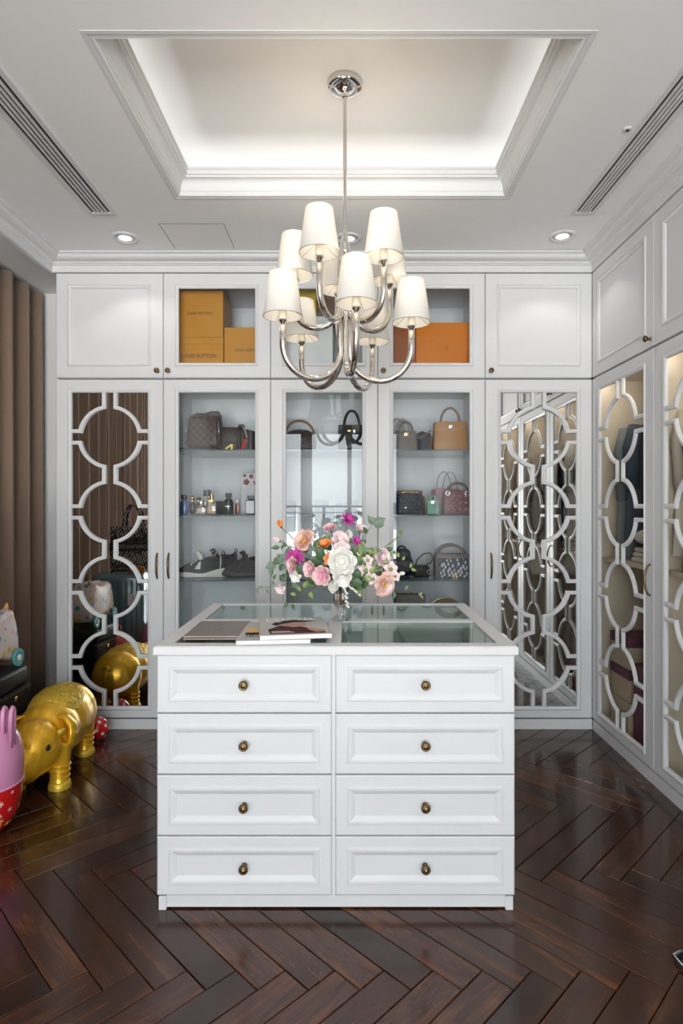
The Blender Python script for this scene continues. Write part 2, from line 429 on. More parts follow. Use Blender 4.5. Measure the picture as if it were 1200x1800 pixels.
for (a, b, c_, d_) in ((CX0-0.07, CX1+0.07, CY1+0.05, CY1+0.065), (CX0-0.07, CX1+0.07, CY0-0.065, CY0-0.05), (CX0-0.065, CX0-0.05, CY0-0.04, CY1+0.04), (CX1+0.05, CX1+0.065, CY0-0.04, CY1+0.04)):
    P('led_strip', MB().box(a, b, c_, d_, 0.001, 0.012), LED, cl)
# access hatch scribed in the ceiling
hz = ZC-0.0012
m = MB()
a0, a1 = W(277, 393, 3.12), W(392, 393, 3.12)
hx0, hx1, hy0, hy1 = -0.987, -0.645, 3.142, 3.44
for (a, b, c_, d_) in ((hx0, hx1, hy0, hy0+.003), (hx0, hx0+.003, hy0, hy1), (hx1-.003, hx1, hy0, hy1)): m.box(a, b, c_, d_, hz, ZC+0.001)
P('access_hatch_joint', m, mat('joint_shadow', (0.25, 0.25, 0.25), 0.9), ceiling)

# cornice running round pelmet, back run and right run
YD, XD = 3.55, 1.447
crown = [(0.0, 2.704), (0.004, 2.704), (0.004, 2.742), (0.012, 2.744), (0.012, 2.749), (0.020, 2.751), (0.022, 2.757)]
for i in range(7):
    a = i/6*PI/2; crown.append((0.026+0.040*math.sin(a)*1.0, 2.760+0.024*(1-math.cos(a))))
crown += [(0.070, 2.785), (0.070, 2.788), (0.082, 2.790), (0.084, 2.796), (0.092, 2.7995), (0.0, 2.7995)]
path = [(XD, -3.15), (XD, YD), (-1.745, YD), (-1.745, -3.15)]
S('trim_2', sweep2d(path, crown, False, lambda a, b, h: (a, b, h)), WHITE, smooth=25)
S('trim_3', MB().box(-1.765, -1.746, -3.15, 3.549, 2.70, ZC).box(-1.745, XD, YD+0.001, YD+0.02, 2.703, ZC).box(XD+0.001, XD+0.02, -3.15, YD, 2.703, ZC), WHITE)
S('wall_return', MB().box(1.4705, XR, YF, 0.655, 0, ZC), WALLM)

# ------------------------------------------------------------------ cabinets
def ring(ox0, ox1, oz0, oz1, ix0, ix1, iz0, iz1, yf, yb, ch=0.003):
    m = MB()
    o = [(ox0, oz0), (ox1, oz0), (ox1, oz1), (ox0, oz1)]; i_ = [(ix0, iz0), (ix1, iz0), (ix1, iz1), (ix0, iz1)]
    oc = [(ox0+ch, oz0+ch), (ox1-ch, oz0+ch), (ox1-ch, oz1-ch), (ox0+ch, oz1-ch)]
    rows = [([(x, yb, z) for x, z in o]), ([(x, yf+ch, z) for x, z in o]), ([(x, yf, z) for x, z in oc]), ([(x, yf, z) for x, z in i_]), ([(x, yb, z) for x, z in i_])]
    for r in rows: m.v += r
    for r in range(5):
        r2 = (r+1) % 5
        for k in range(4):
            k2 = (k+1) % 4; m.f.append((r*4+k, r*4+k2, r2*4+k2, r2*4+k))
    return m
MOULD = [(0.0, 0.014), (0.0, 0.003), (-0.004, 0.0), (-0.009, -0.004), (-0.015, -0.006), (-0.019, -0.004), (-0.021, -0.001), (-0.027, 0.001), (-0.027, 0.010)]
def mould_ring(x0, x1, z0, z1, prof=MOULD):
    return sweep2d([(x0, z0), (x1, z0), (x1, z1), (x0, z1)], prof, True, lambda a, b, h: (a, h, b))
FPROF = [(-0.011, 0.010), (-0.011, -0.002), (-0.0085, -0.004), (-0.003, -0.004), (-0.002, -0.0065), (0.006, -0.0065), (0.0085, -0.003), (0.011, -0.002), (0.011, 0.010)]
CIRC = [1.7305-0.068, 1.2865-0.068, 0.8425-0.068, 0.3985-0.068]
def fret_paths(half, zb, zt):
    R, g = 0.178, 0.034; xa = math.sqrt(R*R-g*g); a0 = math.asin(g/R); N = 12; out = []
    for s in (-1, 1):
        zc = CIRC[0]
        p = [(s*g, zt)]+[(s*R*math.sin(a0+(PI/2-2*a0)*i/N), zc+R*math.cos(a0+(PI/2-2*a0)*i/N)) for i in range(N+1)]+[(s*half, zc+g)]
        out.append(p)
        for q in range(3):
            z1, z2 = CIRC[q], CIRC[q+1]
            lo = [(s*R*math.cos(a0+(PI/2-2*a0)*i/N), z1-R*math.sin(a0+(PI/2-2*a0)*i/N)) for i in range(N+1)]
            hi = [(s*R*math.sin(a0+(PI/2-2*a0)*i/N), z2+R*math.cos(a0+(PI/2-2*a0)*i/N)) for i in range(N+1)]
            out.append([(s*half, z1-g)]+lo+hi+[(s*half, z2+g)])
        zc = CIRC[3]
        lo = [(s*R*math.cos(a0+(PI/2-2*a0)*i/N), zc-R*math.sin(a0+(PI/2-2*a0)*i/N)) for i in range(N+1)]
        out.append([(s*half, zc-g)]+lo+[(s*g, zb)])
    return out
FRET = {}
KNOB = lathe([(0.009, -0.001), (0.009, 0.003), (0.0055, 0.005), (0.0055, 0.014), (0.010, 0.017), (0.0145, 0.022), (0.0155, 0.028), (0.013, 0.033), (0.010, 0.0345), (0.009, 0.0335), (0.006, 0.036), (0.003, 0.0375), (0.0, 0.038)], 18, 'y')
KNOBM = fixn(KNOB.mesh('knob')); KNOBM.shade_smooth(); KNOBM.materials.append(BRONZE)
hp = [(0, 0.0, -0.075), (0, -0.012, -0.068), (0, -0.022, -0.045), (0, -0.027, -0.02), (0, -0.028, 0), (0, -0.027, 0.02), (0, -0.022, 0.045), (0, -0.012, 0.068), (0, 0.0, 0.075)]
HANDM = fixn(tube(hp, [0.0045, 0.005, 0.0055, 0.0058, 0.006, 0.0058, 0.0055, 0.005, 0.0045], 8).mesh('handle')); HANDM.shade_smooth(); HANDM.materials.append(BRONZE)

def shared(name, me, parent, loc, rot=(0, 0, 0)):
    o = bpy.data.objects.new(name, me); COL.objects.link(o); o.parent = parent; o.location = loc; o.rotation_euler = rot; return o

def door(cab, w, h, kind, mx, mb_, mt, hand, glass):
    """A door leaf with its front on local y = 0; mx, mb_, mt are the margins round the opening."""
    g = 0.0016; hw = w/2-g; ox = w/2-mx; z0, z1 = mb_, h-mt; mw = 0.026
    d = P('door', ring(-hw, hw, 0.0, h, -ox-mw, ox+mw, z0-mw, z1+mw, 0.0, 0.021), WHITE, cab['_front'] if False else cab)
    P('moulding', mould_ring(-ox, ox, z0, z1), WHITE, d, smooth=35)
    if kind == 'panel': P('panel', MB().box(-ox-0.004, ox+0.004, 0.0075, 0.016, z0-0.004, z1+0.004), WHITE, d)
    elif kind == 'mirror': P('mirror_glass', MB().box(-ox-0.004, ox+0.004, 0.0105, 0.0145, z0-0.004, z1+0.004), MIRROR, d)
    else: P('glass_pane', MB().box(-ox-0.004, ox+0.004, 0.0105, 0.0145, z0-0.004, z1+0.004), glass, d)
    if kind in ('mirror', 'fret'):
        key = round(ox, 3)
        if key not in FRET:
            FRET[key] = []
            for p in fret_paths(ox, z0, z1):
                me = fixn(sweep2d(p, FPROF, False, lambda a, b, hh: (a, hh, b)).mesh('fretwork')); me.shade_smooth(); me.set_sharp_from_angle(angle=0.6); me.materials.append(WHITE); FRET[key].append(me)
        for me in FRET[key]: shared('fretwork', me, d, (0, 0, 0))
    if hand:
        side, zz, typ = hand
        if typ == 'knob': shared('knob', KNOBM, d, (side*(w/2-0.032), 0.0, zz))
        else: shared('handle', HANDM, d, (side*(w/2-0.034), 0.0, zz))
    return d

SHELF_Z = (1.659, 1.269, 0.881, 0.50)
def lower_cabinet(label, w, kind, hand, loc, rotz, glass=None, shelves=(), depth=0.59, rod=False):
    c = T('display_cabinet' if kind == 'glass' else ('mirror_wardrobe' if kind == 'mirror' else 'glass_wardrobe'), label, 'cabinet', loc, rotz, 'fitted cabinets, lower row')
    t = 0.018; hw = w/2-0.0005; top = 2.074
    m = MB()
    m.box(-hw, -hw+t, 0.022, depth, 0.0, top); m.box(hw-t, hw, 0.022, depth, 0.0, top)
    m.box(-hw+t, hw-t, depth-0.01, depth, 0.0, top)
    m.box(-hw+t, hw-t, 0.022, depth-0.01, top-t, top); m.box(-hw+t, hw-t, 0.022, depth-0.01, 0.066, 0.066+t)
    P('carcass', m, INNER, c)
    P('plinth', MB().box(-hw, hw, 0.004, 0.022, 0.0, 0.060), WHITE, c)
    d = door(c, w, 2.002, kind, w/2-0.2255 if w < 0.66 else w/2-0.256, 0.0675, 0.077, (hand, 0.90, 'bar'), glass); d.location = (0, 0, 0.068)
    for z in shelves:
        s = P('shelf', MB().box(-hw+t+0.002, hw-t-0.002, 0.034, depth-0.012, z-0.008, z), SHELFG, c)
        P('shelf_edge', MB().box(-hw+t+0.002, hw-t-0.002, 0.0325, 0.0335, z-0.008, z), EDGEG, s)
        for sx_ in (-1, 1):
            P('shelf_peg', lathe([(0.004, 0), (0.004, 0.018), (0.006, 0.018), (0.006, 0.024)], 8, 'y'), SILVER, s, (sx_*(hw-t-0.014), 0.50, z-0.014))
    return c
def upper_cabinet(label, w, kind, hand, loc, rotz, glass=None, depth=0.59):
    c = T('wall_cabinet', label, 'cabinet', loc, rotz, 'fitted cabinets, upper row')
    t = 0.018; hw = w/2-0.0005; z0, z1 = 2.0795, 2.7
    m = MB().box(-hw, -hw+t, 0.022, depth, z0, z1).box(hw-t, hw, 0.022, depth, z0, z1).box(-hw+t, hw-t, depth-0.01, depth, z0, z1)
    m.box(-hw+t, hw-t, 0.022, depth-0.01, z1-t, z1).box(-hw+t, hw-t, 0.022, depth-0.01, z0, z0+t)
    P('carcass', m, INNER, c)
    d = door(c, w, 0.617, kind, w/2-0.2255 if w < 0.66 else w/2-0.262, 0.088, 0.089, (hand, 0.038, 'knob'), glass); d.location = (0, 0, 2.081)
    return c
UW = 0.6345; UX = [-1.7225+UW*(i+0.5) for i in range(5)]
lower_cabinet('tall mirrored door with white circle fretwork beside the brown curtain', UW, 'mirror', 1, (UX[0], YD, 0), 0)
lower_cabinet('glass-fronted cabinet with sneakers, perfumes and brown bags', UW, 'glass', -1, (UX[1], YD, 0), 0, GLASS, SHELF_Z)
lower_cabinet('glass-fronted cabinet in the middle, mirroring the bright window', UW, 'glass', 1, (UX[2], YD, 0), 0, GLASS, SHELF_Z)
lower_cabinet('glass-fronted cabinet holding the tan and burgundy handbags', UW, 'glass', -1, (UX[3], YD, 0), 0, GLASS, SHELF_Z)
lower_cabinet('tall mirrored door with white circle fretwork in the right corner', UW, 'mirror', -1, (UX[4], YD, 0), 0)
upper_cabinet('closed white panelled upper cupboard next to the curtain', UW, 'panel', 1, (UX[0], YD, 0), 0)
upper_cabinet('glazed upper cupboard holding the mustard gift boxes', UW, 'glass', -1, (UX[1], YD, 0), 0, GLASS)
upper_cabinet('glazed upper cupboard half hidden behind the chandelier', UW, 'glass', 1, (UX[2], YD, 0), 0, GLASS)
upper_cabinet('glazed upper cupboard holding the orange boxes', UW, 'glass', -1, (UX[3], YD, 0), 0, GLASS)
upper_cabinet('closed white panelled upper cupboard in the right corner of the back run', UW, 'panel', -1, (UX[4], YD, 0), 0)
RW = 0.716
WFILL = emit('added_wardrobe_fill', (1.0, 0.90, 0.76), 20.0)  # unseen glow added to brighten the right wardrobe interiors
rlab = ['tinted glass wardrobe with fretwork nearest the right corner, purple boxes inside', 'tinted glass wardrobe with fretwork cut by the right picture edge',
        'tinted glass wardrobe seen only in the right mirror, beige clothes inside', 'tinted glass wardrobe farthest along the right run from the corner']
ulab = ['closed panelled cupboard above the right corner wardrobe, with one bronze knob', 'closed panelled cupboard at the right picture edge, above the second wardrobe',
        'closed panelled cupboard above the third wardrobe of the right run', 'closed panelled cupboard above the last wardrobe of the right run']
BEIGE = mat('beige_interior', (0.72, 0.67, 0.60), 0.6, var=0.04)
for i in range(4):
    yc = 3.548-RW*(i+0.5); hs = (1, 1, -1, 1)[i]
    c = lower_cabinet(rlab[i], RW, 'fret', hs, (XD, yc, 0), -PI/2, TINT)
    c.children[0].data.materials[0] = BEIGE
    P('shelf', MB().box(-RW/2+0.02, RW/2-0.02, 0.05, 0.575, 1.0, 1.022), BEIGE, c)
    P('hanging_rail', tube([(-RW/2+0.02, 0.31, 1.86), (RW/2-0.02, 0.31, 1.86)], 0.012, 10), SILVER, c, smooth=True)
    P('hidden_fill_bar', MB().box(-RW/2+0.05, RW/2-0.05, 0.030, 0.050, 2.040, 2.055), WFILL, c)  # added fill strip, kept out of sight behind the door's top rail
    upper_cabinet(ulab[i], RW, 'panel', hs, (XD, yc, 0), -PI/2)

# ------------------------------------------------------------------ island dresser
IX0, IX1, IY0, IY1, IZ = -0.622, 0.548, 1.955, 2.812, 0.866
isl = T('island_dresser', 'white eight-drawer island dresser with glass-topped trays', 'dresser', ((IX0+IX1)/2, (IY0+IY1)/2, 0))
cx, cyy = (IX0+IX1)/2, (IY0+IY1)/2; hx, hy = (IX1-IX0)/2, (IY1-IY0)/2
P('body', MB().box(-hx+0.004, hx-0.004, -hy+0.020, hy-0.004, 0.045, 0.740).box(-hx+0.004, -hx+0.024, -hy+0.020, hy-0.004, 0.740, 0.838)
  .box(hx-0.024, hx-0.004, -hy+0.020, hy-0.004, 0.740, 0.838).box(-hx+0.024, hx-0.024, hy-0.024, hy-0.004, 0.740, 0.838).box(-hx+0.024, hx-0.024, -hy+0.020, -hy+0.040, 0.740, 0.838), WHITE, isl)
P('plinth', MB().box(-hx+0.012, hx-0.012, -hy+0.014, hy-0.02, 0.006, 0.045).box(-hx+0.006, -hx+0.030, -hy+0.008, -hy+0.03, 0.0, 0.045).box(hx-0.030, hx-0.006, -hy+0.008, -hy+0.03, 0.0, 0.045), WHITE, isl)
P('back_panel', mould_ring(-hx+0.10, hx-0.10, 0.12, 0.76), WHITE, isl, (0, hy-0.004, 0), (0, 0, PI))
# worktop frame with four glazed openings
xs = [(-0.574-cx, -0.070-cx), (-0.020-cx, 0.497-cx)]; ys = [(1.996-cyy, 2.371-cyy), (2.419-cyy, 2.782-cyy)]
gx = [-hx-0.006, xs[0][0], xs[0][1], xs[1][0], xs[1][1], hx+0.006]; gy = [-hy-0.012, ys[0][0], ys[0][1], ys[1][0], ys[1][1], hy+0.006]
m = MB(); zt, zb = IZ, 0.839; ch = 0.004
for i in range(5):
    for j in range(5):
        if i in (1, 3) and j in (1, 3): continue
        x0, x1, y0, y1 = gx[i], gx[i+1], gy[j], gy[j+1]
        tx0, tx1, ty0, ty1 = x0+(ch if i == 0 else 0), x1-(ch if i == 4 else 0), y0+(ch if j == 0 else 0), y1-(ch if j == 4 else 0)
        m.add([(tx0, ty0, zt), (tx1, ty0, zt), (tx1, ty1, zt), (tx0, ty1, zt)], [(0, 1, 2, 3)]); m.add([(x0, y0, zb), (x1, y0, zb), (x1, y1, zb), (x0, y1, zb)], [(0, 3, 2, 1)])
for i in (1, 3):
    for j in (1, 3):
        x0, x1, y0, y1 = gx[i], gx[i+1], gy[j], gy[j+1]
        for (a, b) in (((x0, y0), (x1, y0)), ((x1, y0), (x1, y1)), ((x1, y1), (x0, y1)), ((x0, y1), (x0, y0))):
            m.add([(*a, zb), (*b, zb), (*b, zt), (*a, zt)], [(0, 1, 2, 3)])
A = [(gx[0], gy[0]), (gx[5], gy[0]), (gx[5], gy[5]), (gx[0], gy[5])]; B = [(gx[0]+ch, gy[0]+ch), (gx[5]-ch, gy[0]+ch), (gx[5]-ch, gy[5]-ch), (gx[0]+ch, gy[5]-ch)]
for k in range(4):
    k2 = (k+1) % 4
    m.add([(*A[k], zb), (*A[k2], zb), (*A[k2], zt-ch), (*A[k], zt-ch)], [(0, 1, 2, 3)]); m.add([(*A[k], zt-ch), (*A[k2], zt-ch), (*B[k2], zt), (*B[k], zt)], [(0, 1, 2, 3)])
me = m.mesh('worktop'); bm = bmesh.new(); bm.from_mesh(me); bmesh.ops.remove_doubles(bm, verts=bm.verts, dist=1e-5); bmesh.ops.recalc_face_normals(bm, faces=bm.faces); bm.to_mesh(me); bm.free()
P('worktop', me, WHITE, isl)
VELVET = mat('sage_velvet', (0.30, 0.35, 0.33), 0.9, var=0.08, scale=30, sheen=0.4)
for (x0, x1) in xs:
    for (y0, y1) in ys:
        P('glass_panel', MB().box(x0+0.001, x1-0.001, y0+0.001, y1-0.001, IZ-0.011, IZ-0.004), TOPG, isl)
        t_ = P('tray_lining', MB().box(x0+0.002, x1-0.002, y0+0.002, y1-0.002, 0.742, 0.752).box(x0-0.012, x0+0.0, y0, y1, 0.752, 0.838).box(x1, x1+0.012, y0, y1, 0.752, 0.838), VELVET, isl)
        P('tray_divider', MB().box((x0+x1)/2-0.004, (x0+x1)/2+0.004, y0+0.004, y1-0.004, 0.752, 0.80), VELVET, t_)
zr = [0.838, 0.6445, 0.4445, 0.2445, 0.0500]
DP = [(0.0, 0.012), (0.0, 0.008), (-0.010, 0.003), (-0.016, -0.001), (-0.021, -0.003), (-0.026, -0.003), (-0.028, -0.0005), (-0.036, 0.0008), (-0.036, 0.010)]
for ci, (x0, x1) in enumerate(((IX0-cx+0.002, -0.0505-cx), (-0.0385-cx, IX1-cx-0.002))):
    for k in range(4):
        z1, z0 = zr[k]-0.002, zr[k+1]+0.002; mxm = (x0+x1)/2; w_, h_ = x1-x0, z1-z0; px, pz = w_/2-0.068, 0.066
        d = P('drawer', ring(-w_/2, w_/2, 0, h_, -px-0.035, px+0.035, pz-0.035, h_-pz+0.035, 0, 0.019, 0.004), WHITE, isl, (mxm, -hy, z0))
        P('moulding', mould_ring(-px, px, pz, h_-pz, DP), WHITE, d, smooth=30)
        P('panel', MB().box(-px-0.003, px+0.003, 0.006, 0.016, pz-0.003, h_-pz+0.003), WHITE, d)
        shared('knob', KNOBM, d, (0.0, 0.006, h_/2))
P('centre_stile', MB().box(-0.0498-cx, -0.0392-cx, -hy+0.006, -hy+0.0195, 0.05, 0.838), WHITE, isl)

# ------------------------------------------------------------------ chandelier
CHX, CHY = -0.009, 2.38
ch_ = T('chandelier', 'two-tier polished nickel chandelier with ten white fabric shades', 'chandelier', (CHX, CHY, ZU))
def shade_mat():
    m = bpy.data.materials.new('shade_linen'); m.use_nodes = True; n = m.node_tree; n.nodes.clear()
    t = n.nodes.new('ShaderNodeTexCoord'); nz = n.nodes.new('ShaderNodeTexNoise'); nz.inputs['Scale'].default_value = 300
    n.links.new(t.outputs['Object'], nz.inputs['Vector'])
    mx = n.nodes.new('ShaderNodeMix'); mx.data_type = 'RGBA'; mx.inputs[6].default_value = (0.80, 0.79, 0.77, 1); mx.inputs[7].default_value = (0.86, 0.85, 0.83, 1)
    n.links.new(nz.outputs[0], mx.inputs[0])
    d = n.nodes.new('ShaderNodeBsdfDiffuse'); tr = n.nodes.new('ShaderNodeBsdfTranslucent'); ms = n.nodes.new('ShaderNodeMixShader'); ms.inputs[0].default_value = 0.38
    o = n.nodes.new('ShaderNodeOutputMaterial')
    n.links.new(mx.outputs[2], d.inputs[0]); n.links.new(mx.outputs[2], tr.inputs[0]); n.links.new(d.outputs[0], ms.inputs[1]); n.links.new(tr.outputs[0], ms.inputs[2]); n.links.new(ms.outputs[0], o.inputs[0])
    return m
SHADE = shade_mat(); IVORY = mat('ivory_sleeve', (0.80, 0.74, 0.62), 0.5); RIM = mat('shade_wire', (0.30, 0.27, 0.23), 0.4, 0.6)
P('ceiling_canopy', lathe([(0.0, 0.0), (0.068, 0.0), (0.068, -0.014), (0.066, -0.020), (0.055, -0.024), (0.040, -0.024), (0.036, -0.028), (0.030, -0.036), (0.016, -0.040), (0.011, -0.046), (0.011, -0.060), (0.0, -0.062)], 32), CHROME, ch_, smooth=40)
P('suspension_rod', tube([(0, 0, -0.05), (0, 0, -0.62)], 0.0075, 10), CHROME, ch_, smooth=40)
P('hub', lathe([(0.0, -0.55), (0.010, -0.56), (0.012, -0.60), (0.022, -0.66), (0.026, -0.668), (0.026, -0.675), (0.022, -0.68), (0.022, -0.70), (0.027, -0.705), (0.027, -0.715), (0.022, -0.72), (0.020, -0.90), (0.012, -1.02), (0.004, -1.08), (0, -1.085)], 20), CHROME, ch_, smooth=40)
SH_H, RB, RT = 0.163, 0.0745, 0.0515
shm = lathe([(RB, 0.0), (RT, SH_H), (RT-0.0012, SH_H), (RB-0.0012, 0.0)], 36, close=False)
for k in range(36): shm.f.append((3*36+k, 3*36+(k+1) % 36, (k+1) % 36, k))
SHM = fixn(shm.mesh('shade')); SHM.shade_smooth(); SHM.set_sharp_from_angle(angle=0.9); SHM.materials.append(SHADE)
rimm = tube([(RB*math.cos(2*PI*k/32), RB*math.sin(2*PI*k/32), 0.0005) for k in range(32)], 0.0011, 5, True)
for a in (0.5, 0.5+2*PI/3, 0.5+4*PI/3):
    rimm.add(*(lambda q: (q.v, q.f))(tube([(0.010*math.cos(a), 0.010*math.sin(a), 0.040), (RB*math.cos(a), RB*math.sin(a), 0.001)], 0.0009, 4)))
RIMM = fixn(rimm.mesh('shade_wire')); RIMM.materials.append(RIM)
SLM = fixn(lathe([(0.0, -0.012), (0.0155, -0.012), (0.0155, 0.055), (0.0, 0.055)], 16).mesh('candle_sleeve')); SLM.shade_smooth(); SLM.set_sharp_from_angle(angle=0.7); SLM.materials.append(IVORY)
CUPM = fixn(lathe([(0.0, -0.018), (0.0135, -0.018), (0.0165, -0.0155), (0.0165, -0.011), (0.0, -0.011)], 16).mesh('socket_cup')); CUPM.shade_smooth(); CUPM.set_sharp_from_angle(angle=0.7); CUPM.materials.append(CHROME)
BULB = emit('warm_bulb', (1.0, 0.80, 0.52), 6.0, 'NONE')
BLM = fixn(ball((0, 0, 0.085), (0.016, 0.016, 0.028), 12, 8).mesh('bulb')); BLM.shade_smooth(); BLM.materials.append(BULB)
for tier, (r, zs, zbot, rin, phase) in enumerate(((0.262, 2.035, 1.812, 0.020, -81), (0.205, 2.247, 2.032, 0.018, -45))):
    rc, rad = (r+rin)/2, (r-rin)/2; zc = zbot+rad
    pth = [(rin, 0, zc+0.20), (rin, 0, zc+0.10)]+[(rc-rad*math.cos(PI*i/22), 0, zc-rad*math.sin(PI*i/22)) for i in range(23)]+[(r, 0, zs-0.016)]
    armM = fixn(tube([(x, y, z-ZU) for x, y, z in pth], 0.0122, 12).mesh('arm')); armM.shade_smooth(); armM.materials.append(CHROME)
    for k in range(5):
        a = math.radians(phase+72*k)
        arm = shared('arm', armM, ch_, (0, 0, 0), (0, 0, a))
        for nm, me in (('socket_cup', CUPM), ('candle_sleeve', SLM), ('bulb', BLM)): shared(nm, me, arm, (r, 0, zs-ZU))
        s_ = shared('shade', SHM, ch_, (r*math.cos(a), r*math.sin(a), zs-ZU), (0, 0, a)); shared('shade_wire', RIMM, s_, (0, 0, 0))
        L = bpy.data.lights.new('chandelier_bulb', 'POINT'); L.energy = 1.45; L.color = (1.0, 0.87, 0.69); L.shadow_soft_size = 0.02
        lo = bpy.data.objects.new('bulb_light', L); COL.objects.link(lo); lo.parent = arm; lo.location = (r, 0, zs-ZU+0.12)

# ------------------------------------------------------------------ ceiling fittings
LENS = emit('downlight_lens', (1.0, 0.97, 0.92), 14.0, 'NONE')
for (px, py, lab) in ((220, 417, 'round recessed downlight above the left panelled cupboard'), (612, 418, 'round recessed downlight half hidden behind the chandelier rod'), (988, 414, 'round recessed downlight near the right ceiling corner')):
    dd = (ZC-CH)*FPX/(VY-py); X = (px-VX)*dd/FPX
    t = T('downlight', lab, 'downlight', (X, dd, ZC), 0, 'recessed ceiling downlights')
    P('trim_ring', lathe([(0.070, 0.0), (0.070, -0.004), (0.066, -0.008), (0.056, -0.009), (0.052, -0.006), (0.050, -0.001), (0.0, -0.001)], 32), WHITE, t, smooth=40)
    P('lamp_ring', lathe([(0.044, -0.0015), (0.043, -0.006), (0.036, -0.007), (0.034, -0.003), (0.0, -0.003)], 28), SILVER, t, smooth=40)
    P('lens', lathe([(0.0, -0.0045), (0.031, -0.0045), (0.028, -0.0085), (0.0, -0.0095)], 24), LENS, t)
    L = bpy.data.lights.new('downlight_spot', 'SPOT'); L.energy = 4.5; L.color = (1.0, 0.96, 0.90); L.spot_size = math.radians(106); L.spot_blend = 0.4; L.shadow_soft_size = 0.015
    lo = bpy.data.objects.new('downlight_spot', L); COL.objects.link(lo); lo.parent = t; lo.location = (0, 0, -0.02)
VBACK = mat('vent_shadow', (0.03, 0.03, 0.03), 0.9)
for (xa, xb, ye, yn, lab) in ((-1.300, -1.165, 3.035, 0.6, 'long slotted ceiling air vent on the curtain side'), (1.125, 1.245, 3.03, 0.6, 'long slotted ceiling air vent above the right wardrobes')):
    t = T('air_vent', lab, 'air vent', ((xa+xb)/2, (ye+yn)/2, ZC)); w2, l2 = (xb-xa)/2, (ye-yn)/2; b = 0.020
    P('frame', MB().box(-w2, -w2+b, -l2, l2, -0.008, 0).box(w2-b, w2, -l2, l2, -0.008, 0).box(-w2+b, w2-b, -l2, -l2+b, -0.008, 0).box(-w2+b, w2-b, l2-b, l2, -0.008, 0), WHITE, t)
    P('backing', MB().box(-w2+b, w2-b, -l2+b, l2-b, -0.0015, 0), VBACK, t)
    n = 5; sp = (2*w2-2*b)/n
    for k in range(n-1):
        xx = -w2+b+sp*(k+1); P('slat', MB().box(xx-0.0045, xx+0.0045, -l2+b, l2-b, -0.009, -0.0018), WHITE, t)
sn = T('ceiling_sensor', 'small round sensor on the ceiling beside the right air vent', 'sensor', (1.098, 2.352, ZC))
P('housing', lathe([(0.016, 0.0), (0.016, -0.003), (0.012, -0.006), (0.0, -0.007)], 18), WHITE, sn, smooth=40); P('lens', lathe([(0.008, -0.0062), (0.006, -0.009), (0.0, -0.010)], 12), VBACK, sn, smooth=True)
# ------------------------------------------------------------------ curtain and the toys beside it
def sheet(nx, nz, fn, thick=0.003):
    m = MB()
    for j in range(nz+1):
        for i in range(nx+1): m.v.append(fn(i/nx, j/nz))
    for j in range(nz):
        for i in range(nx):
            a = j*(nx+1)+i; m.f.append((a, a+1, a+nx+2, a+nx+1))
    return m
CURT = mat('taupe_curtain_weave', (0.31, 0.215, 0.158), 0.85, var=0.30, scale=420, bump=0.25, bscale=600, sheen=0.25)
cr_ = random.Random(5); ph = [cr_.uniform(-0.5, 0.5) for _ in range(40)]
def curt(u, v):
    y = -0.60+4.73*u; z = 0.02+2.76*v; t = y/0.185
    k = int(math.floor(t)) % 39; f = t-math.floor(t); wob = ph[k]*(1-f)+ph[k+1]*f
    amp = 0.050*(0.75+0.25*(1-v))
    s = math.sin(2*PI*t+wob*1.3); x = -2.125+amp*(s if s > 0 else s*0.8)+0.010*math.sin(6*PI*t+wob)
    return (x, y+0.016*math.sin(4*PI*t+wob)+0.03*(1-v)*wob, z)
cu = P('curtain', sheet(720, 10, curt), CURT, smooth=True)
sm = cu.modifiers.new('thickness', 'SOLIDIFY'); sm.thickness = 0.004
tag(cu, 'full-length taupe pleated curtain hanging at the left picture edge', 'curtain')

# golden pig statue
def goldm():
    m = mat('gilded_resin', (0.98, 0.51, 0.03), 0.28, 0.38, var=0.18, scale=14)
    n = m.node_tree; b = n.nodes['Principled BSDF']
    t = n.nodes.new('ShaderNodeTexCoord'); nz = n.nodes.new('ShaderNodeTexVoronoi'); nz.inputs['Scale'].default_value = 70
    n.links.new(t.outputs['Object'], nz.inputs['Vector'])
    bp = n.nodes.new('ShaderNodeBump'); bp.inputs['Strength'].default_value = 0.12; bp.inputs['Distance'].default_value = 0.002
    n2 = n.nodes.new('ShaderNodeTexNoise'); n2.inputs['Scale'].default_value = 40
    n.links.new(t.outputs['Object'], n2.inputs['Vector']); n.links.new(n2.outputs[0], bp.inputs['Height']); n.links.new(bp.outputs[0], b.inputs['Normal'])
    return m
GILT = goldm()
GILTR = mat('gilded_relief', (0.95, 0.50, 0.05), 0.38, 0.38, var=0.45, scale=70, bump=1.0, bscale=110)
pig = T('golden_pig_statue', 'shiny golden pig statue standing on the floor by the curtain', 'statue', (-1.475, 3.0, 0), math.atan2(-0.992, 0.127))
mb = MB()
def addm(q): mb.add(q.v, q.f)
addm(ball((-0.10, 0, 0.222), (0.235, 0.160, 0.160), 24, 16)); addm(ball((-0.20, 0, 0.225), (0.155, 0.158, 0.155), 20, 14)); addm(ball((0.06, 0, 0.215), (0.18, 0.148, 0.150), 20, 14))
addm(ball((0.235, 0, 0.205), (0.125, 0.122, 0.130), 20, 14)); addm(ball((0.30, -0.01, 0.165), (0.105, 0.088, 0.090), 18, 12))
addm(tube([(0.33, -0.015, 0.155), (0.385, -0.02, 0.150), (0.40, -0.022, 0.150)], [0.062, 0.056, 0.058], 14))
for (x, y) in ((-0.20, 0.098), (-0.20, -0.098), (0.185, 0.098), (0.185, -0.098)):
    addm(tube([(x-0.01, y*0.9, 0.20), (x, y, 0.12), (x+0.004, y, 0.05), (x+0.008, y*1.02, 0.004)], [0.062, 0.047, 0.042, 0.050], 14))
body = blend(mb, 0.009, 5, 0.5)
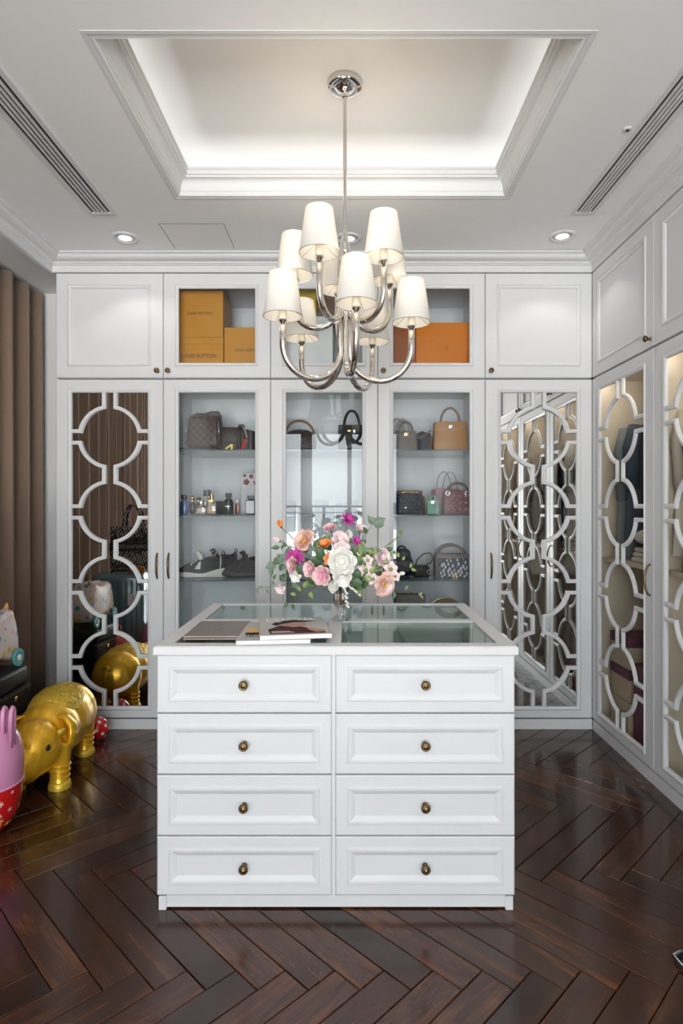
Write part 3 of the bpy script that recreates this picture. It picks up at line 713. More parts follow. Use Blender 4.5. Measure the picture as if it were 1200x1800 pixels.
for v in body.vertices:
    if v.co.z < 0.004: v.co.z = 0.001
pb = P('body', body, GILT, pig)
def skin_patch(fn, nu, nv, mt, nm, par):
    return P(nm, sheet(nu, nv, fn), mt, par, smooth=True)
rg = random.Random(11)
def blanket(u, v):
    x = -0.20+0.30*u; a = (v-0.5)*2*1.02*(1-0.35*abs(u-0.45)); edge = min(1, 6*min(u, 1-u, v, 1-v)+0.0)
    h = 0.006*edge+rg.uniform(-0.004, 0.005)*edge-0.010*(1-edge)
    ex = math.sqrt(max(0.02, 1-((x+0.10)/0.262)**2)); r = 0.163*ex**0.5+h
    return (x, r*math.sin(a), 0.222+r*math.cos(a))
skin_patch(blanket, 46, 46, GILTR, 'embossed_blanket', pig)
for s in (1, -1):
    em_ = blend(tube([(0.150, s*0.075, 0.325), (0.140, s*0.112, 0.312), (0.136, s*0.138, 0.275), (0.142, s*0.146, 0.232), (0.160, s*0.142, 0.192), (0.178, s*0.136, 0.172)], [0.014, 0.036, 0.052, 0.054, 0.038, 0.008], 16, flat=(1, 0.42)), 0.006, 3)
    P('ear', em_, GILT, pig)
    P('eye_rim', tube([(0.322+0.024*math.cos(a)*0.75, s*(0.1005-0.030*(math.cos(a)*0.5)), 0.238+0.019*math.sin(a)) for a in [2*PI*k/16 for k in range(16)]], 0.0028, 6, True), GILTR, pig, smooth=True)
    P('eye', ball((0.324, s*0.094, 0.238), (0.013, 0.011, 0.0125), 12, 8), mat('dark_eye', (0.02, 0.012, 0.01), 0.15), pig, smooth=True)
    P('brow_relief', tube([(0.27, s*0.118, 0.285), (0.245, s*0.128, 0.28), (0.225, s*0.13, 0.265)], [0.012, 0.017, 0.010], 8), GILTR, pig, smooth=True)
P('nostril', ball((0.408, 0.004, 0.155), (0.004, 0.009, 0.012), 8, 6), GILTR, pig); P('nostril', ball((0.408, -0.045, 0.155), (0.004, 0.009, 0.012), 8, 6), GILTR, pig)
P('tail', tube([(-0.345+0.004*k-0.012*math.sin(k*0.25), 0.02*math.cos(k*0.55), 0.285+0.02*math.sin(k*0.55)+0.001*k) for k in range(18)], [0.008]*16+[0.006, 0.003], 8), GILT, pig, smooth=True)
for (x, y) in ((-0.195, 0.10), (-0.195, -0.10), (0.19, 0.10), (0.19, -0.10)):
    for zz, r in ((0.055, 0.0425), (0.082, 0.0435), (0.108, 0.046)):
        P('leg_wrinkle', tube([(x+r*math.cos(2*PI*k/18), y+r*math.sin(2*PI*k/18), zz+0.004*math.cos(2*PI*k/9)) for k in range(18)], 0.004, 6, True), GILT, pig, smooth=True)
    P('hoof', lathe([(0.0, 0.0005), (0.050, 0.0005), (0.052, 0.012), (0.047, 0.030), (0.043, 0.034), (0, 0.034)], 20), GILTR, pig, (x+0.006, y*1.01, 0), smooth=50)

# pink and red sit-on toy (plain)
RED = mat('glossy_red', (0.62, 0.012, 0.012), 0.22, var=0.06, coat=0.4); PINK = mat('glossy_pink', (0.72, 0.30, 0.50), 0.25, var=0.06, coat=0.4)
YEL = mat('star_yellow', (0.90, 0.55, 0.08), 0.4); PSTAR = mat('star_pink', (0.90, 0.50, 0.55), 0.4)
toy = T('sit_on_toy', 'pink and red sit-on toy with star print at left edge', 'toy', (-1.462, 2.42, 0), 0)
prof = [(0.03, 0.0), (0.070, 0.012), (0.105, 0.05), (0.128, 0.10), (0.138, 0.16), (0.138, 0.20), (0.134, 0.235)]
P('base', lathe(prof+[(0.0, 0.24)], 36), RED, toy, smooth=40)
pk = [(0.137, 0.205), (0.141, 0.235), (0.142, 0.28), (0.139, 0.33), (0.128, 0.38), (0.105, 0.415), (0.07, 0.435), (0.03, 0.443), (0.0, 0.445)]
P('seat', lathe([(0.0, 0.20)]+pk, 36), PINK, toy, smooth=40)
for xo in (0.090, 0.122):
    P('grip', tube([(xo, -0.03, 0.36), (xo+0.002, -0.034, 0.47), (xo+0.003, -0.032, 0.505), (xo+0.003, -0.022, 0.516), (xo+0.003, -0.012, 0.505), (xo+0.002, -0.008, 0.47), (xo, -0.01, 0.36)], 0.0095, 8), PINK, toy, smooth=True)
stm = MB(); sr = random.Random(2)
def star_at(ang, z, size):
    R = 0.0
    for i in range(len(prof)-1):
        if prof[i][1] <= z <= prof[i+1][1]:
            f = (z-prof[i][1])/(prof[i+1][1]-prof[i][1]); R = prof[i][0]+(prof[i+1][0]-prof[i][0])*f; sl = math.atan2(prof[i+1][0]-prof[i][0], prof[i+1][1]-prof[i][1])
    vs_ = []; ro = sr.uniform(0, 1)
    for k in range(10):
        rr_ = size*(1 if k % 2 == 0 else 0.42); a = PI/2+k*PI/5+ro; du, dv = rr_*math.cos(a), rr_*math.sin(a)
        aa = ang+du/max(R, .05); rz = R+0.0012+math.sin(sl)*dv; vs_.append((rz*math.cos(aa), rz*math.sin(aa), z+dv*math.cos(sl)))
    return MB().add(vs_, [tuple(range(10))])
for k in range(34):
    a = sr.uniform(0, 2*PI); z = sr.uniform(0.03, 0.195)
    q = star_at(a, z, sr.uniform(0.009, 0.015)); P('printed_star', q, YEL if k % 2 else PSTAR, toy, fix=False)
P('seat_trim', tube([(0.139*math.cos(2*PI*k/36), 0.139*math.sin(2*PI*k/36), 0.207) for k in range(36)], 0.004, 6, True), PINK, toy, smooth=True)

# red round thing half hidden behind
rb = T('red_bucket_bag', 'red round bag half hidden between pink toy and black trunk', 'bag', (-1.715, 2.70, 0))
P('bag_body', blend(ball((0, 0, 0.20), (0.145, 0.105, 0.20), 20, 14).add(*(lambda q: (q.v, q.f))(ball((0, 0, 0.10), (0.14, 0.10, 0.10), 20, 12))), 0.012, 4), RED, rb)
P('carry_handle', tube([(-0.06, 0, 0.38), (-0.04, 0, 0.44), (0.04, 0, 0.44), (0.06, 0, 0.38)], 0.009, 8), RED, rb, smooth=True)

# small red polka-dot ball
pd = T('polka_dot_ball', 'small red ball with white polka dots behind the golden pig', 'ball', (-1.415, 3.40, 0))
P('skin', ball((0, 0, 0.064), 0.064, 24, 16), RED, pd, smooth=True)
WDOT = mat('white_print', (0.85, 0.82, 0.80), 0.4)
gr = (1+5**.5)/2
for k in range(26):
    z = 1-2*(k+0.5)/26; r = math.sqrt(1-z*z); a = 2*PI*k/gr; nv = Vector((r*math.cos(a), r*math.sin(a), z)); q = nv.to_track_quat('Z', 'Y')
    P('printed_dot', lathe([(0.0, 0.0642), (0.0095, 0.0638), (0.0095, 0.062)], 12, close=False), WDOT, pd, (0, 0, 0.064), q.to_euler(), fix=False)

# black leather trunk with the confetti ride-on case on it
tr = T('leather_trunk', 'black leather trunk with brass clasp standing before the curtain', 'trunk', (-1.815, 2.985, 0), math.radians(3))
P('body', bevel_box(-0.165, 0.165, -0.145, 0.150, 0.0, 0.40, 0.010, 2), BLACKL, tr)
P('lid', bevel_box(-0.158, 0.158, -0.140, 0.142, 0.402, 0.497, 0.018, 3), BLACKL, tr, smooth=40)
P('lid_seam', MB().box(-0.168, 0.168, -0.148, 0.153, 0.385, 0.398), mat('dark_trim', (0.03, 0.03, 0.03), 0.35), tr)
P('clasp', bevel_box(0.166, 0.171, -0.02, 0.005, 0.350, 0.372, 0.002, 1), GOLD, tr)
P('carry_handle', tube([(0, -0.05, 0.497), (0, -0.045, 0.505), (0, 0.045, 0.505), (0, 0.05, 0.497)], 0.005, 6), BLACKL, tr, smooth=True)

def confetti():
    m = bpy.data.materials.new('confetti_print'); m.use_nodes = True; n = m.node_tree; b = n.nodes['Principled BSDF']
    t = n.nodes.new('ShaderNodeTexCoord'); v = n.nodes.new('ShaderNodeTexVoronoi'); v.inputs['Scale'].default_value = 22; v.inputs['Randomness'].default_value = 0.85
    n.links.new(t.outputs['Object'], v.inputs['Vector'])
    lt = n.nodes.new('ShaderNodeMath'); lt.operation = 'LESS_THAN'; lt.inputs[1].default_value = 0.36; n.links.new(v.outputs['Distance'], lt.inputs[0])
    sp = n.nodes.new('ShaderNodeSeparateColor'); n.links.new(v.outputs['Color'], sp.inputs[0])
    r = n.nodes.new('ShaderNodeValToRGB'); c = r.color_ramp; c.interpolation = 'CONSTANT'
    c.elements[0].position = 0; c.elements[0].color = (0.85, 0.55, 0.03, 1); c.elements[1].position = 0.84; c.elements[1].color = (0.80, 0.42, 0.42, 1)
    for p_, q in ((0.25, (0.10, 0.36, 0.40, 1)), (0.42, (0.30, 0.04, 0.16, 1)), (0.56, (0.80, 0.68, 0.66, 1)), (0.70, (0.36, 0.42, 0.55, 1))):
        e = c.elements.new(p_); e.color = q
    n.links.new(sp.outputs[0], r.inputs[0])
    mx = n.nodes.new('ShaderNodeMix'); mx.data_type = 'RGBA'; mx.inputs[6].default_value = (0.80, 0.68, 0.64, 1)
    n.links.new(lt.outputs[0], mx.inputs[0]); n.links.new(r.outputs[0], mx.inputs[7]); n.links.new(mx.outputs[2], b.inputs['Base Color']); b.inputs['Roughness'].default_value = 0.35
    return m
CONF = confetti(); BLUSH = mat('blush_plastic', (0.80, 0.68, 0.64), 0.35); TEAL = mat('teal_plastic', (0.10, 0.42, 0.42), 0.3, var=0.1)
rc = T('ride_on_case', 'blush ride-on child suitcase with confetti print and teal wheels', 'ride-on case', (-1.775, 2.925, 0.499), math.radians(90))
out = [(-0.20, 0.07), (-0.19, 0.14), (-0.165, 0.22), (-0.14, 0.265), (-0.10, 0.285), (-0.03, 0.272), (0.05, 0.275), (0.12, 0.30), (0.145, 0.29), (0.175, 0.22), (0.195, 0.14), (0.20, 0.075), (0.185, 0.045), (0.11, 0.038), (0.05, 0.062), (-0.05, 0.062), (-0.11, 0.038), (-0.185, 0.045)]
bm = bmesh.new(); pr = prism(out, -0.075, 0.075); vv = [bm.verts.new(p) for p in pr.v]
for f in pr.f: bm.faces.new([vv[i] for i in f])
bmesh.ops.recalc_face_normals(bm, faces=bm.faces)
eds = [e for e in bm.edges if abs(e.verts[0].co.y-e.verts[1].co.y) < 1e-6]
bmesh.ops.bevel(bm, geom=eds, offset=0.022, segments=3, profile=0.5, affect='EDGES'); me = bpy.data.meshes.new('shell'); bm.to_mesh(me); bm.free()
P('shell', me, CONF, rc, smooth=40)
P('saddle_ridge', tube([(-0.13, 0, 0.272), (-0.06, 0, 0.284), (0.03, 0, 0.283), (0.11, 0, 0.302)], [0.02, 0.03, 0.03, 0.02], 10, flat=(1, 0.5)), BLUSH, rc, smooth=True)
for s in (-1, 1):
    P('horn', lathe([(0.013, 0), (0.010, 0.014), (0.006, 0.026), (0.0, 0.032)], 10), mat('apricot_plastic', (0.85, 0.45, 0.16), 0.35), rc, (0.135, s*0.035, 0.298), (0, 0.35, 0), smooth=True)
    for x in (-0.15, 0.155):
        wl = P('wheel', lathe([(0.0, -0.010), (0.030, -0.010), (0.044, -0.006), (0.046, 0.0), (0.044, 0.008), (0.030, 0.011), (0.020, 0.006), (0.0, 0.006)], 24, 'y'), TEAL, rc, (x, s*0.087, 0.046), (0, 0, 0 if s < 0 else PI), smooth=45)
        P('hub_cap', lathe([(0.0, 0.006), (0.016, 0.006), (0.014, 0.012), (0.0, 0.013)], 16, 'y'), WDOT, wl, smooth=45)

# teal suitcase with the woven tote on it (seen in the left mirror)
TSH = mat('steel_teal_polycarbonate', (0.13, 0.22, 0.245), 0.28, var=0.05, coat=0.3)
su = T('hard_suitcase', 'large steel-teal ribbed suitcase reflected in the left mirror', 'suitcase', (-1.775, 2.40, 0), math.radians(-8))
P('shell', bevel_box(-0.19, 0.19, -0.125, 0.125, 0.055, 0.80, 0.035, 4), TSH, su, smooth=40)
for k in range(8):
    x = -0.145+k*0.0414
    if abs(x) < 0.02: continue
    for s in (-1, 1): P('rib', bevel_box(x-0.010, x+0.010, s*0.123-0.006, s*0.123+0.006, 0.10, 0.755, 0.005, 1), TSH, su)
P('zip_band', MB().box(-0.1915, 0.1915, -0.008, 0.008, 0.09, 0.765), mat('dark_zip', (0.03, 0.05, 0.055), 0.5), su)
P('carry_handle', tube([(-0.07, 0.03, 0.80), (-0.065, 0.03, 0.818), (0.065, 0.03, 0.818), (0.07, 0.03, 0.80)], 0.008, 8), BLACKL, su, smooth=True)
P('lock', bevel_box(0.15, 0.185, 0.02, 0.06, 0.66, 0.735, 0.006, 1), mat('dark_plastic', (0.03, 0.03, 0.035), 0.35), su)
P('luggage_tag', bevel_box(0.075, 0.115, 0.135, 0.138, 0.56, 0.65, 0.004, 1), WDOT, su)
for (x, y) in ((-0.15, -0.09), (0.15, -0.09), (-0.15, 0.09), (0.15, 0.09)):
    P('wheel', lathe([(0.0, -0.012), (0.022, -0.012), (0.026, -0.006), (0.026, 0.006), (0.022, 0.012), (0.0, 0.012)], 14, 'y'), BLACKL, su, (x, y, 0.027), smooth=45)
    P('wheel_fork', MB().box(x-0.012, x+0.012, y-0.018, y-0.013, 0.02, 0.06).box(x-0.012, x+0.012, y+0.013, y+0.018, 0.02, 0.06), BLACKL, su)

def weave(name, a, b, scale):
    m = bpy.data.materials.new(name); m.use_nodes = True; n = m.node_tree; bs = n.nodes['Principled BSDF']
    t = n.nodes.new('ShaderNodeTexCoord'); mp = n.nodes.new('ShaderNodeMapping'); mp.inputs['Rotation'].default_value = (0, 0.6, 0); mp.inputs['Scale'].default_value = (1.0, 1.0, 0.6)
    v = n.nodes.new('ShaderNodeTexVoronoi'); v.inputs['Scale'].default_value = scale; v.inputs['Randomness'].default_value = 0.35
    n.links.new(t.outputs['Object'], mp.inputs[0]); n.links.new(mp.outputs[0], v.inputs['Vector'])
    r = n.nodes.new('ShaderNodeValToRGB'); r.color_ramp.elements[0].position = 0.36; r.color_ramp.elements[0].color = (*b, 1); r.color_ramp.elements[1].position = 0.50; r.color_ramp.elements[1].color = (*a, 1)
    n.links.new(v.outputs['Distance'], r.inputs[0]); n.links.new(r.outputs[0], bs.inputs['Base Color']); bs.inputs['Roughness'].default_value = 0.8
    return m
OBL = weave('jacquard_weave', (0.025, 0.022, 0.022), (0.42, 0.37, 0.33), 60)
OBN = weave('navy_jacquard', (0.022, 0.03, 0.055), (0.55, 0.55, 0.55), 55)
DBAND = mat('dark_band', (0.022, 0.02, 0.02), 0.7); LETT = mat('pale_embroidery', (0.55, 0.50, 0.46), 0.7)
to = T('woven_tote', 'dark patterned tote bag with twin handles on the teal suitcase', 'tote bag', (-1.695, 2.35, 0.828), math.radians(-6))
P('bag_body', bevel_box(-0.165, 0.165, -0.075, 0.075, 0.0, 0.33, 0.012, 2, (1.04, 0.72)), OBL, to, smooth=40)
P('name_band', bevel_box(-0.169, 0.169, -0.076, 0.076, 0.145, 0.205, 0.004, 1, (1.004, 0.95)), DBAND, to)
text('lettering', 'CHRISTIAN DIOR', 0.040, LETT, to, (0, 0.0768, 0.175), (PI/2, 0, PI), sx=0.78)
text('lettering', 'CHRISTIAN DIOR', 0.040, LETT, to, (0, -0.0768, 0.175), (PI/2, 0, 0), sx=0.78)
for s in (-1, 1):
    P('strap', tube([(-0.075, s*0.056, 0.20), (-0.072, s*0.056, 0.33), (-0.055, s*0.045, 0.44), (-0.025, s*0.03, 0.50), (0.025, s*0.03, 0.50), (0.055, s*0.045, 0.44), (0.072, s*0.056, 0.33), (0.075, s*0.056, 0.20)], 0.011, 8), OBL, to, smooth=True)
TAN = mat('tan_leather', (0.36, 0.15, 0.018), 0.38, var=0.06, scale=30, bump=0.12, bscale=300)
tp = P('tan_pouch', bevel_box(-0.06, 0.06, -0.022, 0.022, 0, 0.055, 0.018, 3), mat('caramel_leather', (0.40, 0.16, 0.05), 0.45, var=0.15), None, (-1.625, 2.475, 0.802), smooth=40)
tag(tp, 'small caramel leather pouch lying on the teal suitcase', 'pouch')
P('zip', tube([(-0.05, 0, 0.0555), (0.05, 0, 0.0555)], 0.002, 6), GOLD, tp)

# ------------------------------------------------------------------ on the dresser
ALU = mat('rose_taupe_aluminium', (0.36, 0.29, 0.26), 0.35, 0.55, var=0.03)
lp = T('laptop', 'closed taupe laptop lying on the left of the glass top', 'laptop', (-0.463, 2.165, IZ+0.0005), math.radians(1))
P('base', bevel_box(-0.095, 0.095, -0.135, 0.135, 0.0, 0.007, 0.003, 2), ALU, lp)
P('lid', bevel_box(-0.095, 0.095, -0.135, 0.135, 0.0085, 0.0145, 0.0028, 2), ALU, lp)
P('hinge_gap', MB().box(-0.092, 0.092, -0.132, 0.132, 0.0068, 0.0087), mat('dark_rubber', (0.02, 0.02, 0.025), 0.6), lp)
LOGO = mat('polished_logo', (0.72, 0.68, 0.66), 0.15, 0.9)
ap = []
for k in range(40):
    a = 2*PI*k/40; r = 0.0125*(1+0.10*math.cos(2*a)**2-0.10*(math.sin(a) > 0)*math.exp(-((a-PI/2)/0.35)**2)-0.08*math.exp(-((a-3*PI/2)/0.3)**2))
    d_ = math.dist((r*math.cos(a), r*math.sin(a)), (0.0165, 0.002))
    if d_ < 0.0065: r -= (0.0065-d_)
    ap.append((r*math.cos(a), r*math.sin(a)))
lg = MB().add([(x, y, 0.0149) for x, y in ap], [tuple(range(40))]).add([(0.001+0.0055*t*(1), 0.0135+0.006*t+s*0.0022*math.sin(PI*t), 0.0149) for s, t in ((1, 0), (1, .35), (1, .7), (1, 1), (-1, .7), (-1, .35))], [(0, 1, 2, 3, 4, 5)])
P('logo', lg, LOGO, lp, rot=(0, 0, PI), fix=False)

PAPER = mat('magazine_paper', (0.80, 0.79, 0.77), 0.5, var=0.05, scale=200, stretch=(0.05, 0.05, 1)); COVER = mat('grey_cover', (0.50, 0.48, 0.46), 0.4, spec=0.25)
def magazine(label, loc, rotz, w_, l_, th):
    t = T('magazine', label, 'magazine', loc, rotz, 'magazines on the dresser')
    P('pages', MB().box(-w_/2+0.001, w_/2-0.002, -l_/2+0.002, l_/2-0.002, 0.0006, th-0.0006), PAPER, t)
    P('cover', MB().box(-w_/2, w_/2, -l_/2, l_/2, th-0.0006, th).box(-w_/2, w_/2, -l_/2, l_/2, 0, 0.0006).box(-w_/2-0.0006, -w_/2, -l_/2, l_/2, 0, th), COVER, t)
    return t
mg = magazine('lower magazine with yellow and black cover under the other one', (-0.255, 2.125, IZ+0.0005), math.radians(5), 0.245, 0.310, 0.014)
DK = mat('print_dark', (0.035, 0.025, 0.028), 0.6, spec=0.1); YE = mat('print_yellow', (0.75, 0.42, 0.03), 0.3); WINE = mat('print_wine', (0.085, 0.022, 0.028), 0.6, spec=0.1, var=0.4, scale=18); SKINP = mat('print_skin', (0.50, 0.30, 0.24), 0.6, spec=0.1, var=0.2, scale=25)
P('printed_block', MB().box(-0.100, 0.02, -0.10, -0.03, 0.0141, 0.0144), DK, mg); P('printed_block', MB().box(-0.100, 0.02, -0.03, 0.05, 0.0141, 0.0144), YE, mg)
text('lettering', 'DIOR', 0.030, WDOT, mg, (-0.066, -0.085, 0.0148), (0, 0, 0))
mg2 = magazine('top magazine with a fashion portrait on its grey cover', (-0.192, 2.135, IZ+0.0150), math.radians(9), 0.240, 0.308, 0.015)
def flat(pts, z): return MB().add([(x, y, z) for x, y in pts], [tuple(range(len(pts)))])
text('lettering', 'DIOR', 0.070, mat('bright_white_print', (0.85, 0.85, 0.85), 0.5), mg2, (-0.005, 0.112, 0.0152), (0, 0, 0), sx=1.1)
P('printed_figure', flat([(-0.085, -0.135), (-0.09, -0.06), (-0.05, 0.00), (0.01, -0.01), (0.07, -0.06), (0.10, -0.10), (0.102, -0.135)], 0.0153), WINE, mg2, fix=False)
P('printed_figure', flat([(-0.05, 0.00), (-0.03, 0.045), (0.03, 0.055), (0.055, 0.03), (0.04, -0.015), (0.0, -0.03)], 0.0156), SKINP, mg2, fix=False)
P('printed_figure', flat([(-0.075, 0.03), (-0.06, 0.065), (-0.045, 0.06), (-0.035, 0.085), (0.0, 0.10), (0.03, 0.092), (0.06, 0.075), (0.10, 0.078), (0.05, 0.058), (0.0, 0.055), (-0.04, 0.03), (-0.06, 0.0)], 0.0159), DK, mg2, fix=False)
P('printed_figure', flat([(0.04, -0.04), (0.075, -0.07), (0.10, -0.12), (0.07, -0.125), (0.05, -0.09)], 0.0162), SKINP, mg2, fix=False)
for k in range(2): P('printed_line', MB().box(-0.08, -0.005-0.012*k, -0.118+0.016*k, -0.111+0.016*k, 0.0156, 0.0158), WDOT, mg2)

# vase
CRYS = pane('crystal', (0.955, 0.965, 0.965), 0.24)
VL = Vector((-0.026, 2.395, IZ+0.0006))
vz = T('crystal_vase', 'footed cut-crystal vase with amber filling on the dresser', 'vase', VL)
bw = lathe([(0.0, 0.0), (0.036, 0.0), (0.037, 0.004), (0.030, 0.010), (0.014, 0.020), (0.011, 0.030), (0.016, 0.042), (0.027, 0.062), (0.031, 0.085), (0.030, 0.110), (0.034, 0.135), (0.031, 0.135), (0.027, 0.110), (0.028, 0.085), (0.023, 0.064), (0.010, 0.050), (0.0, 0.047)], 28)
bw.v = [(x*(1 if (i % 2) else 0.86), y*(1 if (i % 2) else 0.86), z) for i, (x, y, z) in enumerate(bw.v)]
P('bowl', bw, CRYS, vz)
AMB = mat('amber_beads', (0.42, 0.13, 0.02), 0.25, var=0.4, scale=60)
ra = random.Random(8)
for k in range(16):
    a = ra.uniform(0, 6.28); z = 0.066+0.0045*k; r = ra.uniform(0.003, 0.013 if z < 0.08 else 0.017)
    P('amber_bead', ball((r*math.cos(a), r*math.sin(a), z), 0.008, 10, 7), AMB, vz, smooth=True)

# ------------------------------------------------------------------ flowers
def petal(wid, cup, curl, nu=4, nv=5):
    m = MB()
    for j in range(nv+1):
        v = j/nv; ww = wid*max(0.06, math.sin(PI*min(0.97, 0.10+0.80*v))**0.75)
        for i in range(nu+1):
            u = i/nu*2-1; m.v.append((u*ww, v*(1-0.06*u*u), cup*(u*u)*ww*1.1+curl*(v*v)*(-1)+0.10*math.sin(PI*v)*abs(cup)))
    for j in range(nv):
        for i in range(nu):
            a = j*(nu+1)+i; m.f.append((a, a+1, a+nu+2, a+nu+1))
    return m
PET = {}
def petal_me(kind, mt):
    k = (kind, mt.name)
    if k not in PET:
        p = {'round': (0.46, 0.5, 0.06), 'wide': (0.58, 0.35, 0.16), 'narrow': (0.17, 0.3, 0.10), 'long': (0.36, 0.75, -0.10)}[kind]
        me = petal(*p).mesh('petal'); me.shade_smooth(); me.materials.append(mt); PET[k] = me
    return PET[k]
def pm(name, c1, c2, rough=0.6):
    m = mat(name, c1, rough, var=0.05, scale=90, col2=c2)
    b = m.node_tree.nodes['Principled BSDF']; b.inputs['Subsurface Weight'].default_value = 0.0
    return m
PEACH = pm('petal_peach', (0.85, 0.50, 0.42), (0.90, 0.64, 0.56)); BLUSHP = pm('petal_blush', (0.84, 0.50, 0.53), (0.90, 0.64, 0.66)); HOTP = pm('petal_hot_pink', (0.78, 0.22, 0.42), (0.86, 0.42, 0.56))
PALE = pm('petal_pale_pink', (0.86, 0.64, 0.65), (0.92, 0.78, 0.78)); IVO = pm('petal_ivory', (0.80, 0.78, 0.70), (0.84, 0.83, 0.79)); ORG = pm('petal_orange', (0.85, 0.24, 0.06), (0.90, 0.38, 0.14)); MAG = pm('petal_magenta', (0.42, 0.02, 0.24), (0.60, 0.06, 0.36))
POLL = pm('pollen_yellow', (0.85, 0.48, 0.03), (0.9, 0.6, 0.08)); GRN = pm('leaf_green', (0.055, 0.115, 0.045), (0.09, 0.16, 0.07), 0.5); GRN2 = pm('leaf_light_green', (0.19, 0.27, 0.06), (0.24, 0.33, 0.09), 0.5); STEM = pm('stem_green', (0.12, 0.15, 0.05), (0.16, 0.19, 0.07)); TWIG = pm('twig_brown', (0.10, 0.07, 0.045), (0.14, 0.10, 0.06)); SAGE = pm('leaf_sage', (0.13, 0.19, 0.13), (0.19, 0.25, 0.18), 0.55)
KINDS = {'rose': [('wide', 8, 10, 1.0), ('wide', 7, 32, 0.86), ('round', 6, 52, 0.68), ('round', 5, 70, 0.48)],
         'ranunculus': [('wide', 7, 38, 1.0), ('wide', 7, 55, 0.95), ('round', 6, 68, 0.82), ('round', 6, 78, 0.66), ('round', 4, 86, 0.5)],
         'peony': [('wide', 8, 18, 1.0), ('wide', 8, 40, 0.95), ('wide', 7, 58, 0.85), ('round', 6, 72, 0.72), ('round', 5, 82, 0.55)],
         'poppy': [('wide', 5, 38, 1.0), ('wide', 4, 55, 0.85)], 'star': [('narrow', 10, 18, 1.0), ('narrow', 8, 45, 0.8)],
         'tulip': [('long', 4, 76, 1.25), ('long', 3, 84, 1.1)], 'blossom': [('round', 5, 14, 1.0)], 'bud': [('long', 4, 82, 1.2)]}
def petals_at(root, c, axis, R, kind, mt, inner=None, spin=0.0):
    q = Vector(axis).normalized().to_track_quat('Z', 'Y'); rg_ = random.Random(int(c[0]*9999)+int(R*1e5))
    nr = len(KINDS[kind])
    for ri, (pk_, cnt, tilt, sc_) in enumerate(KINDS[kind]):
        mm = inner if (inner and ri >= nr-2) else mt
        for k in range(cnt):
            az = spin+2*PI*k/cnt+ri*0.45+rg_.uniform(-0.12, 0.12); tl = math.radians(tilt+rg_.uniform(-5, 5)); s = R*sc_*rg_.uniform(0.93, 1.07)
            rm = Matrix.Rotation(az, 3, 'Z') @ Matrix.Rotation(tl, 3, 'X')
            e_ = (q.to_matrix() @ rm).to_euler()
            o = shared('petal', petal_me(pk_, mm), root, c, e_); o.scale = (s, s, s)
def stem_to(root, c, mt=STEM, r=0.0016, bend=0.0, start=(0, 0, 0.10), name='stem'):
    a = Vector(start); b = Vector(c); mid = (a+b)/2+Vector((0, 0, 0.03+bend))
    pts = [(a*(1-t)**2+mid*2*t*(1-t)+b*t*t) for t in [i/7 for i in range(8)]]
    return P(name, tube(pts, r, 6), mt, root, smooth=True)
GRPF = 'flowers of the bouquet'
def flower(name, label, cat, px, py, d, rpx, kind, mt, inner=None, eye=None, axis=None, smt=STEM, group=GRPF):
    t = T(name, label, cat, VL, 0, group); c = W(px, py, d)-VL; R = rpx*1.32*d/FPX
    ax = Vector(axis) if axis else Vector((c.x*1.2, -0.16, (c.z-0.20)*1.0)); ax.normalize()
    petals_at(t, c, ax, R, kind, mt, inner)
    if eye:
        q = ax; P('centre', ball((0, 0, 0), R*0.26, 12, 8), eye, t, tuple(c+q*R*0.16), smooth=True)
    elif kind in ('ranunculus', 'peony', 'rose'): P('centre', ball((0, 0, 0), R*0.36, 12, 8), inner or mt, t, tuple(c+ax*R*0.32), smooth=True)
    P('calyx', lathe([(0.0, -R*0.25), (R*0.16, -R*0.2), (R*0.30, -R*0.02), (0.0, R*0.02)], 10), GRN, t, tuple(c), ax.to_track_quat('Z', 'Y').to_euler(), smooth=True)
    stem_to(t, c-ax*R*0.15, smt)
    return t
flower('peach_rose', 'open peach rose with yellow heart at upper left of the bouquet', 'rose', 536, 951, 2.36, 18, 'rose', PEACH, None, POLL)
flower('ranunculus', 'pale pink ranunculus at the left below the magenta petals', 'ranunculus', 520, 994, 2.30, 14, 'ranunculus', BLUSHP)
flower('ranunculus', 'pale pink ranunculus right of its twin, beside the hot pink bloom', 'ranunculus', 549, 1000, 2.28, 13, 'ranunculus', BLUSHP)
flower('pink_ranunculus', 'large hot pink ranunculus left of the white peony', 'ranunculus', 569, 1010, 2.27, 17, 'ranunculus', BLUSHP, HOTP)
flower('orange_poppy', 'round orange poppy with yellow centre above the hot pink bloom', 'poppy', 580, 983, 2.30, 11, 'poppy', ORG, None, POLL, (0, -1, 0.1))
flower('orange_poppy', 'ragged orange poppy in profile near the dark bud tip', 'poppy', 572, 962, 2.34, 13, 'poppy', ORG, None, None, (-0.2, -0.5, 0.8))
flower('white_peony', 'big round white peony in the middle of the bouquet', 'peony', 600, 988, 2.29, 20, 'peony', IVO, None, None, (0.05, -1, 0.15))
flower('white_peony', 'smaller white bloom hanging just below the big white peony', 'peony', 600, 1013, 2.29, 15, 'poppy', IVO, None, None, (0.1, -1, -0.35))
flower('white_tulip', 'creamy white tulip hanging over the vase rim', 'tulip', 588, 1021, 2.30, 14, 'tulip', IVO, None, None, (-0.12, -0.55, -0.75))
flower('magenta_daisy', 'magenta starry flower at the very top of the bouquet', 'daisy', 610, 914, 2.40, 12, 'star', MAG, None, None, (0.5, -0.6, 0.5))
flower('pink_peony', 'pink half-open bloom at top left of centre', 'peony', 581, 932, 2.40, 11, 'ranunculus', BLUSHP, None, None, (-0.2, -0.5, 0.8))
flower('pink_peony', 'pale pink drooping bloom above the white peony', 'peony', 597, 949, 2.35, 13, 'peony', PALE, None, None, (0.3, -0.7, 0.4))
